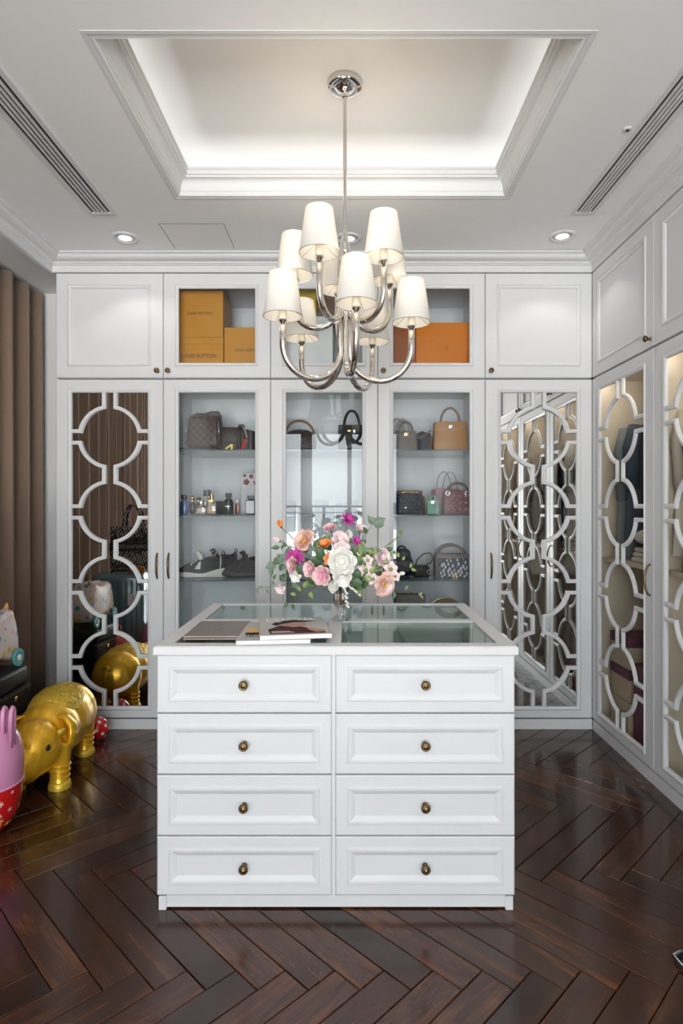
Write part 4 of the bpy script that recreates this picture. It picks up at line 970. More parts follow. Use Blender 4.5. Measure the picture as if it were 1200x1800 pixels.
flower('cream_bloom', 'small cream bloom behind the pale pink ones', 'flower', 612, 946, 2.38, 9, 'tulip', IVO, None, None, (0.1, -0.3, 0.9))
flower('pink_peony', 'pale pink bloom at upper right under the twin leaves', 'peony', 634, 935, 2.42, 11, 'ranunculus', PALE, None, None, (0.3, -0.6, 0.7))
flower('magenta_daisy', 'small magenta flower to the right of the cream bloom', 'daisy', 626, 952, 2.36, 8, 'star', MAG, MAG)
flower('magenta_daisy', 'magenta petals beneath the peach rose', 'daisy', 519, 980, 2.33, 14, 'star', MAG, MAG, None, (0.0, -0.8, 0.5))
flower('pink_blossom', 'pale pink ruffled blossom between orange poppy and white peony', 'blossom', 600, 966, 2.31, 13, 'poppy', PALE, None, None, (0.2, -1, 0.3))
flower('pink_peony', 'large pale pink bloom at the right of the bouquet', 'peony', 669, 980, 2.38, 15, 'peony', PALE, None, None, (0.6, -0.7, 0.2))
flower('peach_rose', 'open peach rose with yellow heart at lower right', 'rose', 675, 1027, 2.33, 17, 'rose', PEACH, PALE, POLL, (0.45, -0.8, -0.2))
for (px, py, r, lab) in ((642, 1002, 11, 'small pink blossom cluster right of the white peony'), (686, 1001, 11, 'small pink blossom at the far right above the peach rose'), (655, 1018, 9, 'small pale blossom left of the right-hand peach rose'), (646, 985, 8, 'small pale blossom among the right-hand greenery'), (694, 1013, 8, 'tiny pink blossom at the right rim of the bouquet')):
    flower('pink_blossom', lab, 'blossom', px, py, 2.34, r, 'blossom', PALE, None, GRN2, (0.25, -1, 0.15))
flower('white_blossom', 'small white blossom drooping at the left below the ranunculus', 'blossom', 520, 1013, 2.32, 9, 'blossom', IVO, None, None, (-0.2, -1, -0.3))
flower('pale_blossom', 'faint pink blossom hanging low at the far left', 'blossom', 493, 1035, 2.40, 8, 'blossom', PALE, None, None, (-0.2, -1, -0.3))
flower('rose_bud', 'orange-pink closed bud on a long stem at upper left', 'bud', 494, 926, 2.40, 8, 'bud', PEACH, ORG, None, (-0.3, -0.1, 0.9))
flower('rose_bud', 'brownish half-open bud at the left above the leaves', 'bud', 491, 951, 2.38, 8, 'bud', PALE, None, None, (-0.8, -0.2, 0.5))
flower('poppy_bud', 'round green bud on a curved stem at upper right', 'bud', 702, 940, 2.42, 5, 'bud', GRN2, None, GRN2, (0.3, -0.1, 0.9))
flower('rose_bud', 'small greenish bud at the right rim beside the pink blossom', 'bud', 702, 1008, 2.36, 6, 'bud', GRN2, IVO, None, (0.9, -0.3, 0.1))

def leafm(w_=0.32, fold=0.18, nv=6):
    m = MB()
    for j in range(nv+1):
        v = j/nv; ww = w_*math.sin(PI*min(1, v**0.85))*(1-0.15*v); ww = max(ww, 0.004)
        for u in (-1, -0.5, 0, 0.5, 1): m.v.append((u*ww, v, abs(u)*ww*fold*2-0.18*v*v))
    for j in range(nv):
        for i in range(4):
            a = j*5+i; m.f.append((a, a+1, a+6, a+5))
    me = m.mesh('leaf'); me.shade_smooth(); return me
LEAF = {}
def leaf(root, px, py, d, size, ang, mt, tilt=0.0, w_=0.32):
    k = (mt.name, w_)
    if k not in LEAF: LEAF[k] = leafm(w_); LEAF[k].materials.append(mt)
    c = W(px, py, d)-VL; a = math.radians(ang); dirv = Vector((math.cos(a), -0.25, math.sin(a))).normalized(); nrm = Vector((tilt, -1, 0.35)); nrm = (nrm-dirv*nrm.dot(dirv)).normalized(); sx_ = dirv.cross(nrm)
    mt_ = Matrix((sx_, dirv, nrm)).transposed(); s = size*d/FPX
    o = shared('leaf', LEAF[k], root, c, mt_.to_euler()); o.scale = (s, s, s); return o
def branch(name, label, pts, leaves, mt=STEM, lm=GRN, r=0.0013, d=2.36, w_=0.32):
    t = T(name, label, 'branch', VL, 0, 'greenery of the bouquet')
    path = [Vector((0, 0, 0.11))]+[W(x, y, d+dd)-VL for (x, y, dd) in pts]
    sm_ = []
    for i in range(len(path)-1):
        a, b = path[i], path[i+1]; p0 = path[i-1] if i else a; p3 = path[i+2] if i+2 < len(path) else b
        for k in range(4):
            f = k/4; sm_.append(0.5*((2*a)+(b-p0)*f+(2*p0-5*a+4*b-p3)*f*f+(3*a-p0-3*b+p3)*f**3))
    sm_.append(path[-1]); P('stem', tube(sm_, r, 6), mt, t, smooth=True)
    for (x, y, s, a, *rest) in leaves: leaf(t, x, y, d-0.012+(rest[0] if rest else 0), s, a, rest[1] if len(rest) > 1 else lm, random.uniform(-0.5, 0.5), w_)
    return t
branch('leafy_branch', 'leafy twig reaching out low to the left over the dresser', [(560, 1030, 0), (545, 1038, -.02), (525, 1050, -.03), (508, 1060, -.04)], [(507, 1060, 11, 215, 0, GRN), (512, 1062, 12, 300, 0, GRN), (545, 1040, 13, 290, 0, GRN2), (528, 1040, 12, 110, 0, GRN2), (535, 1034, 13, 80, 0, GRN2), (520, 1046, 11, 160, 0, GRN2), (551, 1030, 13, 95, 0, GRN), (541, 1043, 11, 320, 0, GRN2)], TWIG, GRN2, 0.0011)
branch('leafy_branch', 'thin budding twig reaching farthest left of the bouquet', [(540, 1018, 0), (510, 1024, 0), (490, 1030, -.01), (470, 1032, -.02), (448, 1035, -.02)], [(470, 1034, 12, 290), (462, 1032, 9, 170), (482, 1028, 10, 120), (450, 1036, 8, 300), (495, 1022, 13, 100, 0, GRN), (480, 1018, 10, 60, 0, GRN)], TWIG, SAGE, 0.0009, 2.38)
branch('eucalyptus_sprig', 'broad sage-green leaves at the left edge of the bouquet', [(545, 995, 0.02), (515, 985, 0.02), (490, 985, 0.03), (470, 997, 0.03)], [(486, 992, 21, 195, 0, SAGE), (478, 1000, 14, 260, 0, SAGE), (500, 988, 20, 130, 0, SAGE), (494, 982, 18, 210, 0, GRN), (505, 975, 16, 70, 0, SAGE), (490, 985, 13, 60, 0, GRN), (498, 990, 16, 250, 0, GRN), (510, 985, 15, 10, 0, SAGE)], STEM, SAGE, 0.0014, 2.38, 0.42)
branch('leafy_branch', 'stem with small dark leaves near the closed rose buds', [(550, 985, .03), (525, 967, .03), (505, 958, .03), (495, 950, .03)], [(492, 962, 16, 182, 0, GRN), (497, 958, 9, 250, 0, GRN), (500, 962, 10, 95, 0, GRN)], STEM, GRN, 0.0011)
branch('leafy_branch', 'three veined green leaves on a stem at the upper right', [(615, 975, .03), (635, 950, .04), (650, 928, .05), (656, 922, .05)], [(656, 922, 19, 118), (656, 922, 24, 28), (657, 924, 18, 5)], STEM, SAGE, 0.0012, 2.36, 0.40)
branch('leafy_branch', 'dark green foliage tuft in the middle under the orange poppies', [(580, 1005, 0), (560, 985, 0)], [(566, 992, 26, 150, 0, GRN), (568, 985, 24, 120, 0, GRN), (560, 975, 18, 60, 0, GRN), (556, 965, 18, 85, 0, GRN), (572, 1000, 20, 200, 0, GRN)], STEM, GRN, 0.0014, 2.345, 0.42)
branch('leafy_branch', 'dense green leaves to the right of the white peony', [(605, 1030, 0), (622, 1022, 0)], [(615, 1012, 22, 15, 0, GRN), (614, 1020, 24, -10, 0, GRN), (622, 1024, 18, -40, 0, GRN), (612, 1008, 20, 55, 0, GRN), (630, 1012, 18, 25, 0, GRN), (640, 1015, 16, -15, 0, GRN2), (650, 1008, 14, 50, 0, GRN2), (636, 998, 16, 80, 0, GRN)], STEM, GRN, 0.0014, 2.345, 0.40)
branch('grassy_spray', 'loose olive green spray behind the small magenta flower', [(615, 1000, .02), (628, 965, .02)], [(620+k*4.2, 968+((k*7) % 13), 14+((k*5) % 8), 40+((k*53) % 110), 0.01*(k % 3), GRN2 if k % 2 else SAGE) for k in range(13)]+[(630+k*3, 985+((k*5) % 12), 12, 20+((k*61) % 140), 0, GRN2) for k in range(9)], STEM, GRN2, 0.0012, 2.37, 0.22)
branch('leafy_branch', 'arching bare stem carrying the round green bud on the right', [(645, 985, .02), (668, 966, .03), (692, 952, .04), (701, 942, .05)], [(700, 943, 6, 60), (655, 972, 12, 150)], STEM, GRN2, 0.0010)
branch('leafy_branch', 'thin sprig with tiny leaves reaching right before the dark bags', [(650, 1010, 0), (680, 1000, 0), (705, 990, 0), (722, 1000, 0)], [(700, 980, 10, 95, 0, GRN2), (707, 985, 9, 60, 0, GRN2), (720, 998, 10, 70, 0, GRN2), (722, 1000, 10, -20, 0, GRN2), (694, 974, 8, 110, 0, GRN)], TWIG, GRN2, 0.0009)
branch('leafy_branch', 'lowest thin sprig with tiny buds reaching right from the bouquet', [(640, 1030, 0), (690, 1037, 0), (712, 1037, 0), (735, 1047, 0)], [(712, 1037, 10, 60, 0, SAGE), (735, 1046, 9, 30, 0, GRN2), (738, 1047, 8, -40, 0, SAGE), (692, 1037, 10, 100, 0, GRN), (692, 1040, 14, 265, 0, GRN)], TWIG, SAGE, 0.0008)
fr_ = random.Random(21)
for (lab, bx0, bx1, by0, by1, cnt, mts) in (('bushy green foliage filling the right half of the bouquet', 628, 690, 968, 1022, 34, (GRN, GRN2, SAGE)), ('bushy green foliage between the upper blooms', 560, 645, 938, 985, 26, (GRN, SAGE, GRN2)), ('bushy green foliage behind the left-hand ranunculus blooms', 500, 575, 970, 1028, 30, (GRN, GRN2, SAGE)), ('short leaves collared round the vase mouth', 575, 640, 1005, 1036, 20, (GRN, GRN, GRN2))):
    xm, ym = (bx0+bx1)/2, (by0+by1)/2
    branch('leafy_branch', lab, [(xm*0.5+300, 1012, .03), (xm, ym+8, .03), (xm, ym-6, .03)], [(fr_.uniform(bx0, bx1), fr_.uniform(by0, by1), fr_.uniform(11, 20), fr_.uniform(0, 360), fr_.uniform(-0.01, 0.05), mts[fr_.randrange(3)]) for _ in range(cnt)], STEM, GRN, 0.0012, 2.385, 0.36)
lv = T('lily_of_the_valley', 'strings of tiny white bell flowers hanging beside the vase', 'flower', VL, 0, GRPF)
BELL = pm('bell_white', (0.84, 0.82, 0.72), (0.88, 0.87, 0.80))
for pts in ([(608, 1030), (617, 1034), (623, 1038), (629, 1043), (632, 1046)], [(606, 1036), (610, 1043), (610, 1051), (611, 1060), (612, 1067)]):
    P('stem', tube([W(600, 1026, 2.36)-VL]+[W(x, y-1.5, 2.33)-VL for x, y in pts], 0.0007, 5), STEM, lv, smooth=True)
    for (x, y) in pts:
        for dx, dy in ((0, 0), (-3, -3)): P('bell', ball((0, 0, 0), (0.0052, 0.0052, 0.0056), 8, 6), BELL, lv, tuple(W(x+dx, y+dy, 2.325)-VL), smooth=True)
# ------------------------------------------------------------------ gift boxes in the upper cupboards
UZ = 2.0985
def giftbox(label, x0, x1, y0, y1, z0, z1, m, group, lid=0.0):
    t = T('gift_box', label, 'box', ((x0+x1)/2, (y0+y1)/2, z0), 0, group); a, b = (x1-x0)/2, (y1-y0)/2; h = z1-z0
    if lid:
        P('box_body', bevel_box(-a+0.002, a-0.002, -b+0.002, b-0.002, 0, h-lid, 0.001, 1), m, t); P('lid', bevel_box(-a, a, -b, b, h-lid, h, 0.0015, 1), m, t)
    else: P('box_body', bevel_box(-a, a, -b, b, 0, h, 0.0015, 1), m, t)
    return t
MUST = mat('mustard_card', (0.56, 0.255, 0.03), 0.45, var=0.04); MUSTD = mat('brown_print', (0.06, 0.03, 0.012), 0.5); ORNG = mat('orange_card', (0.68, 0.20, 0.006), 0.42, var=0.04); ORND = mat('rust_card', (0.36, 0.10, 0.02), 0.45, var=0.05)
def X_(px, d): return (px-VX)*d/FPX
def Z_(py, d): return CH-(py-VY)*d/FPX
g = 'mustard gift boxes'
b1 = giftbox('lower mustard gift box on the left with large dark lettering', X_(303, 3.66), X_(393, 3.66), 3.66, 3.95, UZ, Z_(593, 3.66), MUST, g, 0.04)
text('lettering', 'LOUIS VUITTON', 0.034, MUSTD, b1, (X_(350, 3.66)-b1.location.x, -0.1462, Z_(626, 3.66)-UZ), (PI/2, 0, 0), sx=0.80, spacing=1.05)
b2 = giftbox('upper mustard gift box stacked on the left', X_(302, 3.66), X_(392, 3.66), 3.66, 3.93, Z_(593, 3.66)+0.001, Z_(511, 3.66), MUST, g)
text('lettering', 'LOUIS VUITTON', 0.024, MUSTD, b2, (X_(351, 3.66)-b2.location.x, -0.1362, Z_(551, 3.66)-b2.location.z), (PI/2, 0, 0), sx=0.82, spacing=1.05)
b3 = giftbox('low mustard gift box on the right, its lettering cut by the frame', X_(394.5, 3.66), X_(462, 3.66), 3.655, 3.90, UZ, Z_(576, 3.66), MUST, g)
text('lettering', 'LOUIS VUITTON', 0.024, MUSTD, b3, (X_(434, 3.66)-b3.location.x, -0.1237, Z_(616, 3.66)-UZ), (PI/2, 0, 0), sx=0.80, spacing=1.05)
b4 = giftbox('wide orange box with small printed emblem behind glass', X_(731, 3.66), X_(832, 3.66), 3.66, 4.0, UZ, Z_(567, 3.66), ORNG, 'orange boxes')
EMB = mat('emblem_brown', (0.22, 0.07, 0.01), 0.5)
em = MB()
for k in range(14):
    a0_, a1_ = 2*PI*k/14, 2*PI*(k+0.6)/14
    em.add([(0.012*math.cos(a0_), 0, 0.009*math.sin(a0_)), (0.012*math.cos(a1_), 0, 0.009*math.sin(a1_)), (0.009*math.cos(a1_), 0, 0.006*math.sin(a1_)), (0.009*math.cos(a0_), 0, 0.006*math.sin(a0_))], [(0, 1, 2, 3)])
em.box(-0.006, 0.006, -0.0002, 0.0002, -0.002, 0.003).box(-0.014, 0.014, -0.0002, 0.0002, -0.014, -0.012)
P('emblem', em, EMB, b4, (X_(785, 3.66)-b4.location.x, -0.1706, Z_(611, 3.66)-UZ), fix=False)
giftbox('darker rust-orange box left of the wide orange one', X_(672, 3.68), X_(730, 3.68), 3.68, 3.98, UZ, Z_(566, 3.68), ORND, 'orange boxes')
giftbox('white box behind the chandelier arms in the upper cupboard', X_(500, 3.68), X_(585, 3.68), 3.68, 3.95, UZ, Z_(556, 3.68), mat('white_card', (0.72, 0.73, 0.74), 0.5), 'boxes behind the chandelier', 0.03)
giftbox('yellow box on top of the white one behind the chandelier', X_(515, 3.69), X_(556, 3.69), 3.69, 3.90, Z_(556, 3.68)+0.001, Z_(509, 3.69), mat('yellow_card', (0.55, 0.40, 0.03), 0.5, var=0.35, scale=20), 'boxes behind the chandelier')
giftbox('brown box right of the yellow one behind the chandelier', X_(557, 3.70), X_(600, 3.70), 3.70, 3.92, Z_(556, 3.68)+0.001, Z_(520, 3.70), mat('brown_card', (0.17, 0.10, 0.06), 0.5, var=0.2), 'boxes behind the chandelier')

# ------------------------------------------------------------------ handbags, perfume, shoes behind glass
SZ = [z+0.0006 for z in SHELF_Z]
def checker(name, a, b, s):
    m = bpy.data.materials.new(name); m.use_nodes = True; n = m.node_tree; bs = n.nodes['Principled BSDF']
    t = n.nodes.new('ShaderNodeTexCoord'); c = n.nodes.new('ShaderNodeTexChecker'); c.inputs['Scale'].default_value = s; c.inputs[1].default_value = (*a, 1); c.inputs[2].default_value = (*b, 1)
    n.links.new(t.outputs['Object'], c.inputs['Vector']); n.links.new(c.outputs[0], bs.inputs['Base Color']); bs.inputs['Roughness'].default_value = 0.4; return m
DAM = checker('brown_checker_canvas', (0.030, 0.015, 0.010), (0.085, 0.048, 0.034), 44)
BROWN = mat('espresso_leather', (0.036, 0.019, 0.013), 0.42, var=0.1, bump=0.1, bscale=260); NAVY = mat('navy_leather', (0.010, 0.014, 0.030), 0.4, var=0.15); BURG = mat('burgundy_leather', (0.085, 0.004, 0.010), 0.3, var=0.1); MINT = mat('mint_leather', (0.17, 0.34, 0.26), 0.45, var=0.05); PINKL = mat('dusty_pink_leather', (0.38, 0.18, 0.22), 0.45, var=0.05); TAUPE = mat('taupe_leather', (0.16, 0.135, 0.125), 0.45, var=0.06); BLUEB = mat('dark_denim_leather', (0.045, 0.055, 0.075), 0.5, var=0.1)
def ringt(c, r, t_, axis='y', n=20, seg=6):
    pts = []
    for k in range(n):
        a = 2*PI*k/n
        pts.append((c[0]+r*math.cos(a), c[1], c[2]+r*math.sin(a)) if axis == 'y' else (c[0], c[1]+r*math.cos(a), c[2]+r*math.sin(a)))
    return tube(pts, t_, seg, True)
def handle_arc(x0, x1, z0, z1, y, r, n=14):
    cx_, rx = (x0+x1)/2, (x1-x0)/2
    return tube([(cx_-rx*math.cos(PI*i/n), y, z0+(z1-z0)*math.sin(PI*i/n)) for i in range(n+1)], r, 8)
HB = 'handbags behind glass'
def bagat(name, label, pxc, d, z, rot=0.0, cat='handbag'): return T(name, label, cat, (X_(pxc, d), d, z), math.radians(rot), HB)
# cabinet with sneakers: top shelf
t = bagat('zipped_pouch_bag', 'brown checkered zip bag with silver zips on the top shelf', 361, 3.76, SZ[0]+0.021, -8)
P('bag_body', bevel_box(-0.108, 0.108, -0.060, 0.060, 0, 0.205, 0.030, 4, (0.93, 0.75)), DAM, t, smooth=40)
P('top_gusset', tube([(-0.095, 0, 0.188), (-0.05, 0, 0.200), (0.0, 0, 0.197), (0.05, 0, 0.208), (0.08, 0, 0.212), (0.098, 0, 0.19)], [0.02, 0.026, 0.026, 0.028, 0.022, 0.012], 10), BROWN, t, smooth=True)
for s in (-1, 1): P('zipper', tube([(s*0.100, -0.052, 0.19), (s*0.107, -0.057, 0.12), (s*0.109, -0.057, 0.03)], 0.0022, 6), SILVER, t, smooth=True)
P('zip_pull', bevel_box(-0.116, -0.109, -0.066, -0.062, 0.04, 0.085, 0.0015, 1), SILVER, t, rot=(0, 0.15, 0))
t = bagat('flat_pouch', 'flat black pouch lying under the brown checkered bag', 356, 3.76, SZ[0], -4, 'pouch')
P('pouch_body', bevel_box(-0.14, 0.12, -0.075, 0.085, 0, 0.020, 0.008, 2), BLACKL, t, smooth=40); P('zipper', tube([(-0.13, -0.0755, 0.011), (0.11, -0.0755, 0.011)], 0.0015, 5), SILVER, t)
t = bagat('flap_bag', 'dark brown flap bag with a yellow letter mark', 402, 3.80, SZ[0], 4)
P('bag_body', bevel_box(-0.085, 0.075, -0.045, 0.045, 0, 0.150, 0.014, 3, (0.98, 0.8)), BROWN, t, smooth=40)
P('flap', bevel_box(-0.085, 0.075, -0.050, 0.030, 0.060, 0.158, 0.010, 2, (0.98, 0.8)), BROWN, t, smooth=40)
P('letter_mark', prism([(-0.018, 0.022), (0.020, 0.050), (0.034, 0.046), (0.028, 0.012), (0.018, 0.012), (0.020, 0.036), (-0.008, 0.016)], -0.0535, -0.0505), mat('yellow_enamel', (0.85, 0.60, 0.02), 0.3), t)
t = bagat('accordion_bag', 'black pleated bag with grey strap and red tag', 434, 3.73, SZ[0], -14)
for k in range(4): P('pleat', bevel_box(-0.045+k*0.026, -0.023+k*0.026, -0.06, 0.06, 0, 0.145-0.006*k, 0.008, 2, (0.7, 0.95)), BROWN if k < 2 else BLACKL, t, smooth=40)
P('strap', tube([(-0.03, -0.05, 0.15), (-0.01, -0.064, 0.158), (0.015, -0.07, 0.13), (0.03, -0.07, 0.08)], 0.007, 8, flat=(1, 0.4)), mat('grey_webbing', (0.45, 0.44, 0.43), 0.6), t, smooth=True)
P('tag', bevel_box(-0.010, 0.010, -0.0785, -0.0755, 0.004, 0.075, 0.001, 1), mat('red_leather', (0.42, 0.02, 0.03), 0.4), t, rot=(0, 0.35, 0))
P('top_knot', ball((-0.02, -0.04, 0.152), (0.022, 0.02, 0.014), 12, 8), BLACKL, t, smooth=True)
# perfume shelf
PG = 'perfume bottles on the shelf'
def liquid(name, c, r=0.06): return mat(name, c, r, var=0.1, scale=30, coat=0.6)
CLR = pane('bottle_glass', (0.90, 0.88, 0.85), 0.10)
BLK = mat('black_gloss', (0.012, 0.012, 0.014), 0.15); PAPL = mat('label_white', (0.72, 0.72, 0.76), 0.5)
def perf(label, px, d, w_, dep, h, body_m, cap_m, cw, chh, kind='box', neck=GOLD, extra=None, name='perfume_bottle'):
    t = T(name, label, 'perfume', (X_(px, d), d, SZ[1]), 0, PG)
    if kind == 'box': P('bottle_body', bevel_box(-w_/2, w_/2, -dep/2, dep/2, 0, h, 0.005, 2), body_m, t, smooth=40)
    elif kind == 'shoulder': P('bottle_body', lathe([(0, 0), (w_*0.46, 0), (w_*0.5, 0.004), (w_*0.5, h*0.74), (w_*0.42, h*0.88), (w_*0.2, h), (0, h)], 20), body_m, t, smooth=40)
    elif kind == 'round': P('bottle_body', ball((0, 0, h/2), (w_/2, dep/2, h/2), 18, 12), body_m, t, smooth=True)
    P('neck', lathe([(0, 0), (cw*0.32, 0), (cw*0.32, 0.008), (0, 0.008)], 14), neck, t, (0, 0, h-0.001), smooth=40)
    if kind == 'round': P('cap', ball((0, 0, 0), (cw/2, cw/2, chh/2), 14, 10), cap_m, t, (0, 0, h+0.005+chh/2), smooth=True)
    else: P('cap', bevel_box(-cw/2, cw/2, -cw/2, cw/2, 0, chh, 0.002, 2), cap_m, t, (0, 0, h+0.005))
    return t
perf('cobalt blue perfume bottle with dark cap at the shelf end', 324.5, 3.70, 0.057, 0.05, 0.090, liquid('cobalt_glass', (0.03, 0.09, 0.26)), BLK, 0.036, 0.026, 'shoulder', BLK)
perf('dark amber perfume bottle with round gold cap', 338, 3.78, 0.048, 0.04, 0.080, liquid('amber_glass', (0.06, 0.015, 0.01)), GOLD, 0.036, 0.034, 'round')
perf('small plum bottle with ball cap behind the amber one', 349, 3.88, 0.036, 0.03, 0.080, liquid('plum_glass', (0.05, 0.02, 0.03)), BLK, 0.030, 0.028, 'round')
t = perf('clear perfume bottle with a black bow at the neck', 353.5, 3.70, 0.062, 0.035, 0.060, CLR, SILVER, 0.016, 0.018)
P('perfume', bevel_box(-0.026, 0.026, -0.012, 0.012, 0.006, 0.040, 0.003, 1), liquid('blush_perfume', (0.75, 0.58, 0.50)), t)
for s in (-1, 1): P('bow_loop', bevel_box(-0.011+s*0.011, 0.011+s*0.011, -0.022, -0.018, 0.046, 0.060, 0.003, 1), BLK, t, rot=(0, s*0.3, 0))
t = perf('clear perfume bottle with tall gold cap', 371.5, 3.72, 0.064, 0.036, 0.072, CLR, GOLD, 0.034, 0.014)
P('perfume', bevel_box(-0.026, 0.026, -0.012, 0.012, 0.008, 0.050, 0.003, 1), liquid('champagne_perfume', (0.70, 0.45, 0.28)), t)
P('cap_tip', lathe([(0, 0), (0.010, 0), (0.009, 0.034), (0, 0.035)], 14), GOLD, t, (0.002, 0, 0.090), smooth=40)
perf('slim bottle with black square cap, left of a matching pair behind', 360.5, 3.92, 0.022, 0.022, 0.110, CLR, BLK, 0.020, 0.042)
perf('slim bottle with black square cap, right of a matching pair behind', 367.5, 3.92, 0.022, 0.022, 0.110, CLR, BLK, 0.020, 0.042)
bx_ = P('carton', bevel_box(-0.022, 0.022, -0.02, 0.02, 0, 0.084, 0.001, 1), mat('charcoal_card', (0.035, 0.035, 0.04), 0.5), None, (X_(386, 3.84), 3.84, SZ[1])); tag(bx_, 'plain charcoal carton between the perfume bottles', 'box', PG)
t = perf('large black perfume bottle with black cap', 401.5, 3.72, 0.062, 0.05, 0.100, liquid('smoke_glass', (0.02, 0.022, 0.025)), BLK, 0.034, 0.026, 'shoulder', BLK)
P('label_strip', MB().box(-0.014, 0.014, -0.0312, -0.0308, 0.048, 0.052), SILVER, t)
perf('small amber-red bottle right of the large black one', 417, 3.82, 0.028, 0.024, 0.070, liquid('red_amber_glass', (0.35, 0.07, 0.03)), SILVER, 0.012, 0.014)
t = T('flower_print_carton', 'tall pale carton with red flower print at shelf end', 'box', (X_(441, 3.84), 3.84, SZ[1]), 0, PG)
P('box_body', bevel_box(-0.056, 0.056, -0.03, 0.03, 0, 0.262, 0.001, 1), mat('lilac_card', (0.62, 0.60, 0.66), 0.5), t)
fl = MB()
for (fx, fz, fr) in ((-0.025, 0.205, 0.020), (0.006, 0.240, 0.014), (-0.035, 0.245, 0.010), (0.03, 0.20, 0.012)):
    for k in range(5):
        a = 2*PI*k/5; c0 = (fx+fr*0.55*math.cos(a), fz+fr*0.55*math.sin(a)); fl.add([(c0[0]+fr*0.5*math.cos(b), -0.0306, c0[1]+fr*0.5*math.sin(b)) for b in [2*PI*q/8 for q in range(8)]], [tuple(range(8))])
P('flower_print', fl, mat('print_red', (0.30, 0.05, 0.05), 0.5, var=0.4, scale=60), t, fix=False)
t = perf('framed perfume bottle with white label and black cap', 440, 3.70, 0.060, 0.03, 0.090, BLK, BLK, 0.034, 0.020, 'box', BLK)
P('label', MB().box(-0.026, 0.026, -0.0156, -0.0151, 0.006, 0.084), PAPL, t)
# sneakers
def sneaker(label, loc, rotz, um, smt, lm, trim, L=0.29):
    t = T('sneaker', label, 'shoe', loc, rotz, 'shoes on the shelf'); N = 18
    def halfw(u): return 0.046*(math.sin(PI*min(1, max(0.0, 0.07+0.90*u)))**0.45)*(1-0.14*math.sin(PI*u)**2+0.06*(u < 0.45))
    rs, ru = [], []
    for i in range(N+1):
        u = i/N; x = -L/2+L*u; hw = halfw(u); z0 = 0.014*max(0, 0.16-u)/0.16+0.004*max(0, u-0.9)/0.1; z1 = 0.030+0.026*max(0, u-0.55)/0.45+0.004*math.sin(u*9)
        rs.append([(x, -hw, z0+0.004), (x, -hw*0.9, z0), (x, hw*0.9, z0), (x, hw, z0+0.004), (x, hw*1.04, (z0+z1)/2), (x, hw*0.97, z1), (x, -hw*0.97, z1), (x, -hw*1.04, (z0+z1)/2)])
        if u < 0.5: h = z1+0.020+0.082*(u/0.5)**1.05
        elif u < 0.72: h = z1+0.096-0.022*math.sin(PI*(u-0.5)/0.44)
        else: h = z1+0.066+0.020*(u-0.72)/0.28
        tw = hw*(0.35+0.25*(u > 0.45)); ring_ = []
        for k in range(13):
            a = PI*k/12; ring_.append((x*(0.985), -(tw+(hw*0.95-tw)*(1-math.sin(a)))*math.copysign(1, math.cos(a))*(abs(math.cos(a))**0.55), z1-0.004+(h-z1+0.004)*(math.sin(a)**0.8)))
        ru.append(ring_)
    P('sole', loft(rs), smt, t, smooth=50); P('upper', loft(ru), um, t, smooth=60)
    P('collar_lining', ball((0.065, 0, 0.112), (0.052, 0.024, 0.016), 14, 8), BLK, t, smooth=True)
    P('tongue', bevel_box(-0.012, 0.012, -0.022, 0.022, 0.0, 0.058, 0.005, 2), trim, t, (0.005, 0, 0.110), (0, -0.55, 0), smooth=40)
    for k in range(5):
        x = -0.055+k*0.016; z = 0.098+k*0.011
        P('lace', tube([(x-0.006, -0.034, z-0.022), (x, -0.016, z-0.002), (x, 0.016, z-0.002), (x-0.006, 0.034, z-0.022)], 0.0032, 6), lm, t, smooth=True)
    P('bow', tube([(-0.02+0.028*math.cos(q)*math.sin(q)*1.2, 0.034*math.cos(q), 0.142+0.012*abs(math.sin(2*q))) for q in [2*PI*k/24 for k in range(24)]], 0.0026, 5, True), lm, t, smooth=True)
    for s in (-1, 1):
        P('side_stripe', prism([(-0.035, 0.055), (-0.005, 0.100), (0.004, 0.100), (0.000, 0.052)], s*0.043, s*0.0455), trim, t)
    P('heel_stripe', tube([(0.118, -0.030, 0.055), (0.122, -0.026, 0.10), (0.118, -0.016, 0.136)], 0.004, 6), trim, t, smooth=True)
    P('heel_loop', tube([(0.130, 0, 0.125), (0.142, 0, 0.155), (0.132, 0, 0.165), (0.122, 0, 0.140)], 0.0035, 6, True), um, t, smooth=True)
    return t
SUP = mat('black_knit', (0.022, 0.022, 0.025), 0.8, var=0.4, scale=200, bump=0.3, bscale=400); SOLE = mat('chalk_rubber', (0.62, 0.60, 0.56), 0.6); LACE = mat('white_lace', (0.66, 0.65, 0.62), 0.7); DSOLE = mat('black_rubber', (0.03, 0.03, 0.034), 0.6); NUP = mat('navy_knit', (0.02, 0.024, 0.035), 0.8, var=0.3, scale=200); BSUP = mat('black_suede', (0.03, 0.028, 0.032), 0.75, var=0.3, scale=100)
sneaker('black and white sneaker with thick chalky sole, front of shelf', (X_(354.5, 3.72), 3.72, SZ[2]), math.radians(2), SUP, SOLE, LACE, LACE)
sneaker('second black and white sneaker standing behind its pair', (X_(379, 3.90), 3.90, SZ[2]), math.radians(-2), NUP, SOLE, LACE, BSUP, 0.28)
sneaker('all-black sneaker at the right end of the shoe shelf', (X_(432, 3.73), 3.73, SZ[2]), math.radians(4), BSUP, DSOLE, BSUP, BSUP)
